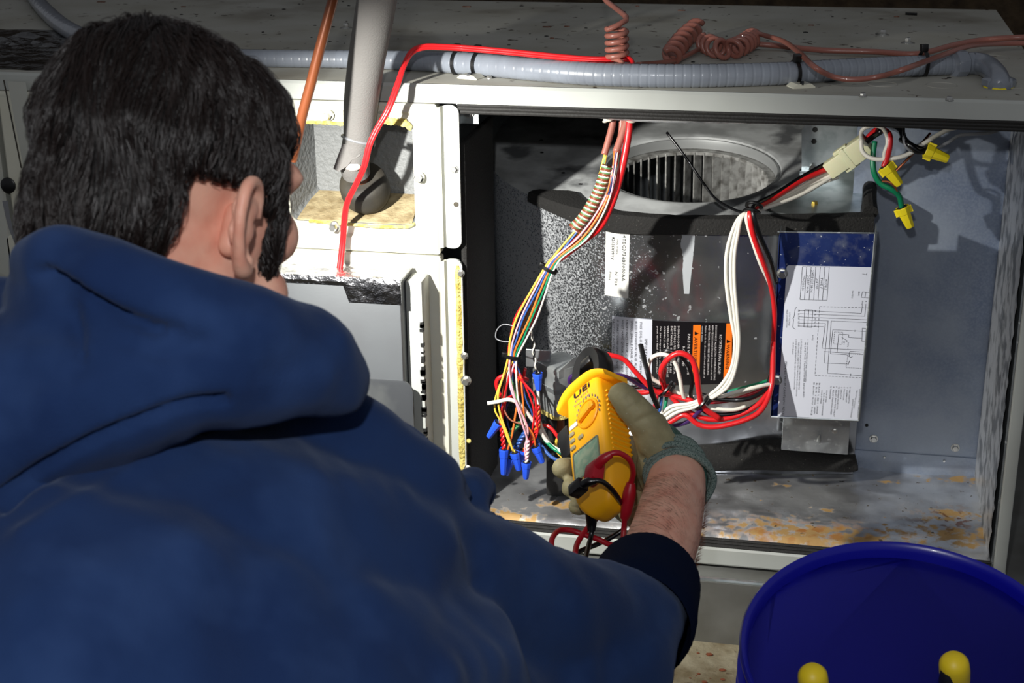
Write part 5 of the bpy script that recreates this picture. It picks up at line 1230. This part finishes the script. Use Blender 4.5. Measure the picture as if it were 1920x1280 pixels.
# test leads
def dlead(name, label, plug, pts_, r, m_, boots):
    t = thing(name, label, 'test lead', plug)
    link_mesh('lead_wire', *tube(pts_, r, 10, 7), m_, t, angle=180)
    for bp, br_ in boots: link_mesh('strain_relief', *tube(bp, br_, 12, 6), m_, t, angle=60)
    return t
D_ = lambda a, b, d: U(a, b, D=d)
rp0 = D_(1112, 882, 1.49)
rl = dlead('test_lead', 'dark red test lead plugged into the meter face and looping over its side', rp0, [D_(1122, 870, 1.485), D_(1140, 853, 1.478), D_(1160, 849, 1.478), D_(1180, 862, 1.486), D_(1187, 885, 1.50), D_(1182, 910, 1.51), D_(1177, 940, 1.512), D_(1172, 968, 1.515), D_(1170, 990, 1.52), D_(1168, 1010, 1.52), D_(1160, 1022, 1.53), D_(1142, 1020, 1.54), D_(1120, 1010, 1.545), D_(1095, 1002, 1.55), D_(1070, 994, 1.55), D_(1050, 994, 1.545), D_(1038, 1004, 1.53), D_(1034, 1020, 1.52), D_(1040, 1045, 1.51)], .0029, 'w_dred', [([D_(1116, 876, 1.486), D_(1130, 861, 1.48), D_(1146, 851, 1.478)], [.0056, .0052, .0038]), ([D_(1183, 905, 1.508), D_(1180, 925, 1.510), D_(1175, 955, 1.513), D_(1171, 972, 1.516)], [.0044, .0068, .0062, .0046])])
link_mesh('plug_body', *frame_map(boxm(-.0085, .0085, -.010, .010, -.006, .0085, .0025), D_(1116, 888, 1.487), MW, nrm(ML+MW*.35), -MTt), 'w_dred', rl, angle=30)
dlead('test_lead', 'second dark red lead running under the meter bottom', D_(1160, 925, 1.56), [D_(1160, 928, 1.57), D_(1140, 950, 1.57), D_(1115, 975, 1.56), D_(1095, 998, 1.55), D_(1082, 1020, 1.54), D_(1078, 1040, 1.52)], .003, 'w_dred', [])
bl_ = dlead('test_lead', 'black test lead plugged into the bottom of the meter face', D_(1090, 912, 1.49), [D_(1095, 908, 1.484), D_(1112, 901, 1.478), D_(1130, 903, 1.478), D_(1147, 917, 1.484), D_(1160, 935, 1.50), D_(1168, 952, 1.53), D_(1172, 972, 1.55), D_(1170, 990, 1.56), D_(1150, 1005, 1.56), D_(1120, 1020, 1.555), D_(1090, 1032, 1.54), D_(1060, 1050, 1.52)], .0026, 'w_black', [([D_(1092, 909, 1.484), D_(1104, 903, 1.48), D_(1118, 901, 1.478)], [.0052, .0048, .0032])])
link_mesh('plug_body', *frame_map(boxm(-.010, .008, -.0065, .0065, -.006, .007, .002), D_(1086, 914, 1.488), nrm(MW+ML*.05), ML, -MTt), 'w_black', bl_, angle=30)
dlead('test_lead', 'black lead hanging straight down from the meter bottom', D_(1109, 965, 1.54), [D_(1107, 962, 1.535), D_(1110, 985, 1.54), D_(1108, 1005, 1.54), D_(1103, 1025, 1.53), D_(1096, 1055, 1.51)], .0026, 'w_black', [([D_(1107, 960, 1.535), D_(1109, 980, 1.54), D_(1109, 996, 1.54)], [.0058, .0055, .0042])])
# ================================================================== PERSON
HC = U(319, 304, D=1.0)                            # middle of the skull
man = thing('person', 'man in navy hooded sweatshirt seen from behind, gloved right hand holding a meter', 'person', U(430, 1000, D=.95)*np.array([1, 1, 0])+np.array([0, 0, -.30]))
# head frame: X right ear, Y face, Z crown
yaw = math.radians(35); tilt = math.radians(24)
fwd0 = nrm(FW*np.array([1, 1, 0])); rt0 = nrm(np.cross(fwd0, (0, 0, 1)))
HY = fwd0*math.cos(yaw)+rt0*math.sin(yaw); HX = rt0*math.cos(yaw)-fwd0*math.sin(yaw)
HYt = HY*math.cos(tilt)+np.array([0, 0, -1.])*math.sin(tilt); HZ = np.cross(HX, HYt); HY = HYt
roll_ = math.radians(4); HX, HZ = HX*math.cos(roll_)+HZ*math.sin(roll_), HZ*math.cos(roll_)-HX*math.sin(roll_)
def hp(x, y, z): return HC+HX*x+HY*y+HZ*z
def hs(x, y, z, r, sc=(1, 1, 1)):
    V, Fc = sphere((0, 0, 0), r, 2); V = V*np.array(sc)
    return hp(x, y, z)+V[:, :1]*HX+V[:, 1:2]*HY+V[:, 2:3]*HZ, Fc
neck0 = U(385, 520, D=1.02); 
parts = [hs(0, -.012, .006, 1, (.067, .085, .076)), hs(0, .03, -.02, 1, (.068, .062, .08)), hs(0, .045, -.062, 1, (.055, .045, .05)), hs(0, .066, -.088, .024, (1.1, .9, .9)),
         hs(0, .076, .008, 1, (.051, .022, .018)), hs(.048, .054, -.076, .022), hs(-.048, .054, -.076, .022), hs(.040, .064, -.035, .022), hs(-.040, .064, -.035, .022), hs(.046, .02, -.075, .024, (.7, 1.6, 1)), hs(-.046, .02, -.075, .024, (.7, 1.6, 1)),
         hs(0, .085, -.012, 1, (.009, .012, .022)), hs(0, .091, -.028, .010, (1.1, 1, .9)), hs(0, .092, -.060, 1, (.024, .010, .007)), hs(0, .091, -.070, 1, (.021, .010, .006))]
parts += chain([(hp(0, -.01, -.05), .055), (hp(0, -.025, -.11), .058), (neck0+np.array([-.03, -.02, -.07]), .062)])
# forearm and wrist, one surface with the torso that carries them
FA = PXD((1190, 1150, 1.27, .036), (1222, 1075, 1.35, .036), (1248, 1000, 1.42, .0355), (1262, 940, 1.485, .0335), (1269, 900, 1.52, .031), (1252, 870, 1.56, .026), (1222, 880, 1.60, .026))
torso_in = PXD((350, 640, 1.04, .055), (330, 950, 1.06, .07), (250, 1250, 1.0, .09))
arm_in = PXD((420, 960, 1.06, .05), (700, 1000, 1.09, .04), (960, 1130, 1.16, .045), (1165, 1185, 1.24, .04))
def hdisp(co, no):
    return co
body_parts = parts+chain(torso_in)+chain(arm_in)+chain(FA)
V, Fc = remesh(body_parts, .0042, 6)
link_mesh('body', V, Fc, 'skin', man, angle=180)
# ears
def ear(sg):
    ms = []
    base = (sg*.076, -.004, -.022)
    def ep(u, v, w=0.):      # u toward back, v up, w outward; the ear stands off the skull
        out = .006+.42*max(0, u+.010)+w
        return hp(sg*(.067+out), -.002-u*.9, -.038+v*.88)
    rim = [(-.012, .008), (-.010, .022), (-.001, .031), (.011, .031), (.019, .022), (.020, .006), (.016, -.008), (.008, -.022), (-.001, -.030), (-.008, -.030), (-.009, -.020)]
    pts_ = [ep(u, v, .004) for u, v in rim]
    ms.append(tube(pts_, [.003, .004, .0045, .0045, .0045, .0042, .004, .0045, .006, .0055, .004], 10, 5))
    ms.append(tube([ep(-.004, .014), ep(.006, .020, .001), ep(.011, .006, .001), ep(.006, -.008), ep(-.002, -.014)], [.003, .004, .004, .004, .003], 8, 5))
    gx = [ep(-.008, .0), ep(.004, .012), ep(.004, -.004), ep(.0, -.018)]
    for g, r in zip(gx, (.008, .012, .012, .009)):
        S, Q = sphere((0, 0, 0), r, 2); S = g+S[:, :1]*HX*.35+S[:, 1:2]*HY+S[:, 2:3]*HZ; ms.append((S, Q))
    ms += chain([(ep(-.008, .01, -.012), .008), (ep(-.006, -.014, -.012), .008)])
    V, Fc = remesh(ms, .0016, 4)
    link_mesh('ear', V, Fc, 'skin', man, angle=180)
ear(1); ear(-1)
for sg in (-1, 1):
    e = link_mesh('eye', *hs(sg*.028, .068, -.010, .0115), 'eye', man, angle=180)
    link_mesh('iris', *hs(sg*.028, .0772, -.012, .005, (1, .6, 1)), 'iris', e, angle=180)
    link_mesh('eyebrow', *tube([hp(sg*.012, .097, .010), hp(sg*.026, .093, .014), hp(sg*.042, .078, .012)], [.002, .0025, .0015], 8), 'hair', man, angle=180)
link_mesh('lips', *join(hs(0, .0985, -.062, 1, (.018, .006, .0035)), hs(0, .0975, -.068, 1, (.016, .006, .004))), 'lip', man, kind='stuff')

# ---- hair: a thick cap with strands lying over it
def in_face(p):     # p in head frame; True where skin must stay bare
    x, y, z = p; ax_ = abs(x)
    if y > .088 and z < .05: return True
    if y > .055 and z < .020-(.0 if y > .08 else 0): return True
    if ax_ > .042 and y > -.042 and z < -.012 and not (y > .031 and y < .054 and z > -.078): return True   # round the ear, leaving the sideburn
    if z < -.085 and y > -.06: return True
    if y > .012 and z < -.078: return True
    if y > .053 and z < -.005: return True
    return False
cap = [hs(.002, -.012, .010, 1, (.0730, .090, .080)), hs(0, .032, .034, 1, (.061, .051, .048)), hs(.002, -.048, -.032, 1, (.061, .047, .064)), hs(-.012, -.043, -.052, 1, (.055, .043, .054)), hs(0, -.02, .038, 1, (.064, .072, .050))]
cap += chain([(hp(.062, .026, .01), .012), (hp(.0600, .042, -.03), .0095), (hp(.056, .047, -.062), .009)])+chain([(hp(-.062, .026, .01), .012), (hp(-.0600, .042, -.03), .0095), (hp(-.056, .047, -.062), .009)])
def hair_disp(co, no):
    out = co.copy()
    rel = co-HC; X = rel@HX; Y = rel@HY; Z = rel@HZ
    for i in range(len(co)):
        x, y, z = X[i], Y[i], Z[i]
        if in_face((x, y, z)):
            # tuck bare places under the skin
            out[i] = HC+(co[i]-HC)*.80; continue
        an = math.atan2(x, -y)
        out[i] += no[i]*(.0045*noise.noise(Vector((an*7, z*18, 1)))+.0028*noise.noise(Vector((an*26, z*30, 5))))
    return out
Vh, Fh = remesh(cap, .0035, 6, hair_disp)
link_mesh('hair', Vh, Fh, 'haircap', man, angle=180)
# strands
Vh = np.array(Vh); me_n = {}
rel = Vh-HC; HXc = rel@HX; HYc = rel@HY; HZc = rel@HZ
ok = [i for i in range(len(Vh)) if not in_face((HXc[i], HYc[i], HZc[i])) and np.linalg.norm(rel[i]) > .068]
from mathutils.bvhtree import BVHTree
bv = BVHTree.FromPolygons([tuple(v) for v in Vh], [tuple(f) for f in Fh])
rr_ = random.Random(11); V = []; Fc = []
crown = hp(-.02, -.045, .090)
def grow(p0, L, w, lift, steps=6, extra=None):
    base = len(V); p = np.array(p0); d0 = None
    ph = rr_.uniform(0, 6.28)
    for k in range(steps+1):
        loc, n, _, _ = bv.find_nearest(Vector(p.tolist()))
        n = np.array(n); loc = np.array(loc)
        if n@(loc-HC) < 0: n = -n
        down = nrm((p-crown)); rad = np.linalg.norm(p-crown)
        g = down*max(.15, 1-rad*4)-HZ*(.45+rad*4)+np.array([0, 0, -.3])
        x = (p-HC)@HX; y = (p-HC)@HY
        if y > .0: g = g+HX*np.sign(x)*.3-HY*.25
        g = g+(extra if extra is not None else 0)
        g = g+.35*np.array([math.sin(p[0]*90+p[2]*60), math.sin(p[1]*80+p[2]*70+1), math.sin(p[0]*70+p[1]*100+2)])
        t = nrm(g-n*(g@n)); b = np.cross(n, t); t_ = k/steps
        c = loc+n*(.0006+lift*math.sin(math.pi*min(1, t_*1.0)*.8)); ww = w*(1-t_*.85)
        V.extend([tuple(c-b*ww), tuple(c+n*ww*1.1), tuple(c+b*ww)]); p = c+t*L/steps
        if k:
            o_ = base+3*(k-1)
            for a in range(3):
                a2 = (a+1) % 3; Fc.append((o_+a, o_+a2, o_+3+a2, o_+3+a))
for k in range(11000):
    i = rr_.choice(ok); grow(Vh[i], rr_.uniform(.016, .040), rr_.uniform(.00035, .0008), rr_.uniform(.0006, .0042), 6)
side = [i for i in ok if abs(HXc[i]) > .055 and .0 < HYc[i] < .055 and HZc[i] < 0]
for k in range(500):
    i = rr_.choice(side); grow(Vh[i], rr_.uniform(.006, .014), rr_.uniform(.0003, .0005), rr_.uniform(.0006, .002), 4)
link_mesh('hair_strands', V, Fc, 'hair', man, angle=180, kind='stuff')

# ---- sweatshirt
def fold(co, no, creases, facing=True):
    w = co-CP; k = w@FW; X = 960+F*(w@RI)/k; Y = 640-F*(w@UP)/k
    out = co.copy()
    for pts_, depth, width, sgn in creases:
        C = np.array([c[:2] for c in catmull([np.array([*p, 0.]) for p in pts_], 10)])
        d = np.full(len(co), 1e9)
        for a, b in zip(C[:-1], C[1:]):
            e = b-a; L2 = e@e; t = np.clip(((X-a[0])*e[0]+(Y-a[1])*e[1])/L2, 0, 1)
            d = np.minimum(d, np.hypot(X-a[0]-t*e[0], Y-a[1]-t*e[1]))
        vis = (no@FW < .25) if facing else np.ones(len(co), bool)
        out += -no*(sgn*depth*np.exp(-(d/width)**2)*vis)[:, None]
    nz_ = np.array([.004*noise.noise(Vector((p[0]*11, p[1]*11, p[2]*11)))+.0026*noise.noise(Vector((p[0]*26, p[1]*26, p[2]*26+3))) for p in co])
    return out+no*nz_[:, None]
jack = []
jack += chain(PXD((-150, 850, 1.05, .10), (150, 870, 1.035, .10), (420, 880, 1.05, .085), (600, 900, 1.055, .070), (700, 925, 1.06, .056), (765, 945, 1.07, .049), (815, 962, 1.09, .034)))
jack += chain(PXD((-200, 1060, .97, .12), (150, 1110, .96, .13), (450, 1120, .98, .115), (660, 1090, 1.02, .085)))
jack += chain(PXD((-200, 1350, .92, .16), (150, 1380, .91, .17), (520, 1380, .95, .135), (760, 1300, 1.02, .09)))
jack += chain(PXD((-200, 1800, .88, .17), (150, 1850, .88, .18), (520, 1800, .93, .14)))
# right arm
jack += chain(PXD((700, 1010, 1.05, .066), (830, 1085, 1.09, .064), (960, 1140, 1.14, .060), (1080, 1170, 1.19, .056), (1165, 1175, 1.24, .0525)))
jack += chain(PXD((1165, 1175, 1.24, .0525), (1193, 1140, 1.29, .047), (1208, 1105, 1.335, .043)))
jack += chain(PXD((1165, 1175, 1.24, .0525), (1150, 1240, 1.21, .054), (1080, 1300, 1.17, .055), (960, 1330, 1.13, .055), (800, 1330, 1.06, .07)))
# small raised lump of the far sleeve beyond the shoulder
jack += chain(PXD((872, 938, 1.14, .024), (884, 922, 1.16, .022), (888, 915, 1.17, .018)))
jack += chain(PXD((720, 880, 1.10, .040), (775, 910, 1.12, .034), (815, 945, 1.12, .028)))
cr_j = [([(0, 990), (160, 905), (310, 830), (430, 775), (560, 765), (640, 790)], 0.00240, 28, 1), ([(930, 950), (1000, 1000), (1060, 1030), (1110, 1090), (1140, 1180), (1150, 1290)], 0.00360, 28, 1),
        ([(985, 990), (1080, 1060), (1130, 1150), (1120, 1250)], 0.00300, 39, -1),
        ([(1180, 1060), (1200, 1120), (1190, 1200), (1200, 1290)], 0.00240, 32, 1),
        ([(870, 900), (895, 960), (890, 1050), (850, 1130), (820, 1200), (810, 1290)], 0.00210, 27, 1),
        ([(0, 935), (150, 870), (300, 800), (430, 760), (560, 760)], 0.00240, 39, 1),
        ([(60, 930), (180, 890), (330, 830)], 0.00180, 28, -1),
        ([(800, 920), (860, 945), (915, 915)], 0.00300, 28, 1),
        ([(750, 900), (760, 960), (740, 1010)], 0.00180, 43, 1),
        ([(1040, 1130), (1060, 1200), (1050, 1290)], 0.00180, 32, 1), ([(1240, 1120), (1262, 1180), (1262, 1250)], 0.00180, 21, 1)]
cr_j += [([(0, 945), (100, 880), (220, 820), (340, 770)], .007, 10, 1), ([(40, 1000), (160, 930), (300, 850), (420, 800)], .003, 16, -1)]
V, Fc = remesh(jack, .0045, 16, lambda c, n: fold(c, n, cr_j))
shirt = link_mesh('sweatshirt', V, Fc, 'fleece', man, angle=180)
# ribbed cuff pushed up to the elbow
ca0, ca1 = U(1196, 1140, D=1.285), U(1216, 1086, D=1.345); ax = nrm(ca1-ca0)
e1 = nrm(np.cross(ax, (0, 0, 1))); e2 = np.cross(ax, e1); L = []
prof = [(-.072, .0500), (-.055, .0525), (-.040, .0520), (-.025, .0505), (-.006, .0492), (.012, .0485), (.026, .0470), (.031, .045), (.030, .0415), (.024, .040), (-.02, .040)]
for h, r in prof: L.append([tuple((ca0+ca1)/2+ax*h+(r*(1+(.008 if k % 2 else 0)))*(math.cos(2*math.pi*k/96)*e1+math.sin(2*math.pi*k/96)*e2)) for k in range(96)])
link_mesh('sleeve_cuff', *loft(L, False, False), 'cuff', shirt, angle=180)
# white speck of print at the left edge of the back
# ---- hood bunched behind the neck
hood = []
hood += chain(PXD((70, 492, .915, .017), (120, 500, .90, .026), (200, 530, .89, .030), (330, 590, .895, .033), (460, 635, .91, .036), (560, 665, .945, .035), (625, 705, .97, .024)))
hood += chain(PXD((80, 545, .93, .022), (150, 630, .91, .042), (280, 680, .905, .046), (420, 680, .915, .044), (540, 685, .935, .036), (620, 716, .96, .022)))
hood += chain(PXD((-60, 800, .91, .07), (60, 770, .905, .060), (180, 735, .90, .052), (300, 705, .905, .045)))
hood += chain(PXD((-100, 640, .98, .045), (20, 640, .965, .040), (90, 650, .95, .040)))
hood += chain(PXD((480, 650, .98, .036), (580, 695, 1.0, .032), (622, 722, 1.03, .020)))
cr_h = [([(70, 515), (150, 560), (240, 600), (330, 625)], 0.00560, 18, 1), ([(110, 560), (140, 620), (150, 680)], 0.00320, 20, 1), ([(300, 640), (340, 670), (380, 640)], 0.00240, 28, 1), ([(640, 640), (660, 700), (660, 755)], 0.00240, 20, -1), ([(0, 760), (60, 720), (160, 700)], 0.00240, 31, 1)]
cr_h += [([(84, 508), (150, 552), (220, 592), (300, 622)], .008, 9, 1), ([(0, 930), (100, 862), (220, 806), (340, 758), (420, 748)], .007, 10, 1), ([(130, 585), (145, 620), (150, 660)], .004, 12, 1), ([(240, 640), (300, 665), (370, 645)], .003, 18, 1)]
V, Fc = remesh(hood, .0035, 14, lambda c, n: fold(c, n, cr_h))
link_mesh('hood', V, Fc, 'fleece', man, angle=180)
# folded legs under the body, out of frame
legs = []
for sx in (-.14, .14):
    hip = np.array([-.02+sx, -1.12, -.02]); knee = np.array([.0+sx*1.5, -.76, -.20]); foot = np.array([-.0+sx*1.3, -1.18, -.26])
    legs.append(remesh(chain([(hip, .09), (knee, .065)])+chain([(knee, .06), (foot, .045)])+chain([(foot, .045), (foot+np.array([0, -.12, -.01]), .03)]), .009, 6))
link_mesh('trousers', *join(legs[0]), 'cuff', man, angle=180); link_mesh('trousers', *join(legs[1]), 'cuff', man, angle=180)
link_mesh('waist', *remesh(chain([(np.array([-.12, -1.1, .02]), .13), (np.array([.1, -1.1, .02]), .13)]), .01, 6), 'cuff', man, angle=180)
# arm hair
V = []; Fc = []
bvb = None
for k in range(3600):
    t = rr_.uniform(0.02, .98)*2.7; i = int(t); f = t-i
    (a, ra), (b, rb) = FA[i+1], FA[i+2] if i+2 < len(FA) else FA[i+1]
    if i > 1: continue
    c = a+(b-a)*f; r = (ra+(rb-ra)*f)*.97; t3 = nrm(b-a); e1 = nrm(np.cross(t3, (0, 0, 1))); e2 = np.cross(t3, e1); an = rr_.uniform(0, 6.28)
    n = math.cos(an)*e1+math.sin(an)*e2; s = c+n*r; g = nrm(t3*-.4*rr_.uniform(.3, 1)+np.cross(n, t3)*.6+n*.28); q_ = np.cross(g, n)*.00026; o_ = len(V)
    L_h = rr_.uniform(.005, .011)
    V += [tuple(s-q_), tuple(s+q_), tuple(s+g*L_h+n*.001)]; Fc.append((o_, o_+1, o_+2))
link_mesh('arm_hair', V, Fc, 'armhair', man, angle=180, kind='stuff')

# ---- work glove
glv = []
glv += chain(PXD((1262, 905, 1.535, .031), (1250, 880, 1.565, .031), (1232, 880, 1.60, .033), (1212, 905, 1.625, .031), (1200, 940, 1.62, .027)))
glv += chain(PXD((1232, 860, 1.60, .030), (1200, 870, 1.63, .028)))+chain(PXD((1205, 955, 1.60, .024), (1180, 950, 1.63, .020)))
th = PXD((1243, 885, 1.565, .029), (1236, 845, 1.555, .0235), (1218, 800, 1.545, .0195), (1196, 775, 1.54, .0175), (1180, 757, 1.54, .0165), (1166, 741, 1.54, .0145))
fingers = [PXD((1218, 850, 1.63, .018), (1160, 835, 1.665, .0135), (1105, 838, 1.66, .0125), (1084, 842, 1.635, .0115)),
           PXD((1215, 880, 1.64, .018), (1150, 880, 1.665, .0135), (1086, 878, 1.645, .0122), (1054, 877, 1.60, .0118)),
           PXD((1205, 910, 1.64, .017), (1150, 912, 1.655, .0130), (1096, 914, 1.63, .0115), (1071, 914, 1.59, .0112)),
           PXD((1195, 940, 1.62, .016), (1150, 945, 1.635, .0120), (1104, 948, 1.61, .0100), (1082, 949, 1.58, .0098))]
gb_ = glv+chain(th)
for f_ in fingers: gb_ += chain(f_)
cr_g = [([(1195, 790), (1215, 775), (1235, 772)], .0015, 5, 1), ([(1180, 765), (1200, 752)], .001, 4, 1), ([(1205, 860), (1235, 880), (1255, 905)], .003, 6, 1), ([(1200, 900), (1225, 925), (1240, 950)], .0015, 5, 1), ([(1175, 745), (1185, 760)], .001, 4, 1)]
def gdisp(c, n):
    w = c-CP; k = w@FW; X = 960+F*(w@RI)/k; Y = 640-F*(w@UP)/k; out = c.copy()
    for pts_, depth, width, sgn in cr_g:
        a, b = np.array(pts_[0], float), np.array(pts_[-1], float); e = b-a; t = np.clip(((X-a[0])*e[0]+(Y-a[1])*e[1])/(e@e), 0, 1); d = np.hypot(X-a[0]-t*e[0], Y-a[1]-t*e[1])
        out += -n*(depth*np.exp(-(d/width)**2)*(n@FW < .2))[:, None]
    return out+n*np.array([.0008*noise.noise(Vector((p[0]*80, p[1]*80, p[2]*80))) for p in c])[:, None]
V, Fc = remesh(gb_, .0023, 4, gdisp)
gl_ = link_mesh('glove', V, Fc, 'glove', man, angle=180)
kn = chain(PXD((1240, 828, 1.59, .0225), (1252, 852, 1.575, .0275), (1264, 876, 1.555, .0305), (1272, 898, 1.53, .0315)))
V, Fc = remesh(kn, .003, 4)
link_mesh('knit_back', V, Fc, 'knit', gl_, angle=180)
wc = [U(1260, 868, D=1.562), U(1264, 877, D=1.553), U(1268, 886, D=1.544), U(1272, 895, D=1.534), U(1275, 904, D=1.524)]
wax = nrm(U(1262, 940, D=1.485)-U(1266, 895, D=1.53))
for k, (c, r) in enumerate(zip(wc, (.0305, .0318, .0325, .0335, .0338))):
    tw = nrm(wax+np.array([.12*math.sin(k*2.1), .1*math.cos(k*1.7), .1*math.sin(k*1.3+1)]))
    e1 = nrm(np.cross(tw, (0, 0, 1))); e2 = np.cross(tw, e1)
    ring = [c+(r+.0007*math.sin(5*a+k))*(math.cos(a)*e1+math.sin(a)*e2)+tw*.0015*math.sin(3*a+k*2) for a in np.linspace(0, 2*math.pi, 65)]
    link_mesh('cuff_roll', *tube(ring, .0034, 10, 1, cap=False), 'knit2', gl_, angle=180)

# ---- work lamp standing on the cabinet top
hl = thing('work_lamp', 'small black gooseneck work lamp on the cabinet top, hidden beyond the head', 'lamp', (-.36, .09, ZT))
ldir = nrm(LAMP_AIM-LAMP_POS)
link_mesh('lamp_base', *lathe((-.36, .09, ZT+.001), (0, 0, 1), [(.035, 0), (.035, .006), (.03, .009), (.008, .010), (.006, .016)], 28), 'black', hl)
link_mesh('gooseneck', *tube([(-.36, .09, ZT+.01), (-.37, .07, ZT+.05), LAMP_POS-ldir*.08+np.array([0, .05, .02]), LAMP_POS-ldir*.045], .004, 10, 8), 'black', hl)
link_mesh('lamp_housing', *lathe(LAMP_POS-ldir*.045, ldir, [(.008, 0), (.014, .006), (.016, .03), (.018, .038), (.0165, .038), (.014, .032)], 24), 'black', hl)
link_mesh('lamp_lens', *lathe(LAMP_POS-ldir*.014, ldir, [(.0135, 0), (.0135, .001)], 24), 'lampglass', hl)

# ================================================================== BUCKET
bc = U(1706, 1228, D=1.30); BR = .1425
btl = math.radians(14); bax = nrm(-FW*np.array([1, 1, 0])); bax = nrm(np.array([0, 0, 1])*math.cos(btl)+bax*math.sin(btl)-np.array([1, 0, 0])*.02)
bk_ = thing('bucket', 'large blue plastic bucket tilted in the lower right corner with two tools inside', 'bucket', bc-bax*.35)
link_mesh('bucket_body', *lathe(bc, bax, [(BR*.985, -.012), (BR, -.006), (BR*1.025, -.004), (BR*1.03, 0), (BR*1.015, .0028), (BR*.995, .0015), (BR*.975, -.004), (BR*.965, -.02), (BR*.86, -.352), (BR*.5, -.354), (.001, -.354), (.001, -.357), (BR*.86, -.357), (BR*.88, -.345), (BR*.975, -.05), (BR*.985, -.012)], 96), 'bucket', bk_, angle=60)
for h in (-.03, -.055): link_mesh('outer_rib', *lathe(bc, bax, [(BR*.985, h-.003), (BR*1.03, h-.002), (BR*1.03, h), (BR*.985, h+.001)], 96), 'bucket', bk_, angle=40)
def tool(tip, base, label, dark):
    t = thing('tool_handle', label, 'hand tool', base); ax = nrm(tip-base); L = np.linalg.norm(tip-base)
    link_mesh('grip', *lathe(base, ax, [(.008, 0), (.011, .01), (.0125, .05), (.0115, L*.6), (.0130, L-.02), (.0125, L-.008), (.009, L-.002), (.001, L)], 20), 'tool_y', t, angle=180)
    if dark:
        n = nrm(np.cross(ax, FW)); n = nrm(n)*dark
        link_mesh('grip_insert', *lathe(base-n*.006-FW*.004, ax, [(.006, .02), (.0095, .04), (.0095, L-.03), (.007, L-.012), (.001, L-.008)], 16), 'tool_b', t, angle=180)
    link_mesh('shank', *tube([base, base-ax*.16], .005, 10, smooth=False), 'steel', t)
tool(U(1523, 1256, D=1.27), U(1535, 1400, D=1.36), 'yellow rounded tool handle at the left inside the blue bucket', 0)
tool(U(1788, 1234, D=1.27), U(1800, 1380, D=1.36), 'yellow and black tool handle at the right inside the blue bucket', -1)
# dark plastic heap right of the cabinet
V, Fc = remesh(chain([(np.array([.80, .05, -.10]), .07), (np.array([.84, .1, .0]), .06), (np.array([.86, .2, .1]), .05)])+[sphere((.82, -.02, -.05), .06)], .008, 3, lambda c, n: c+n*np.array([.012*noise.noise(Vector((p[0]*35, p[1]*35, p[2]*35))) for p in c])[:, None])
link_mesh('plastic_bag', V, Fc, 'bagblack', angle=180, label='crumpled black plastic bag on the floor right of the cabinet', category='bag')
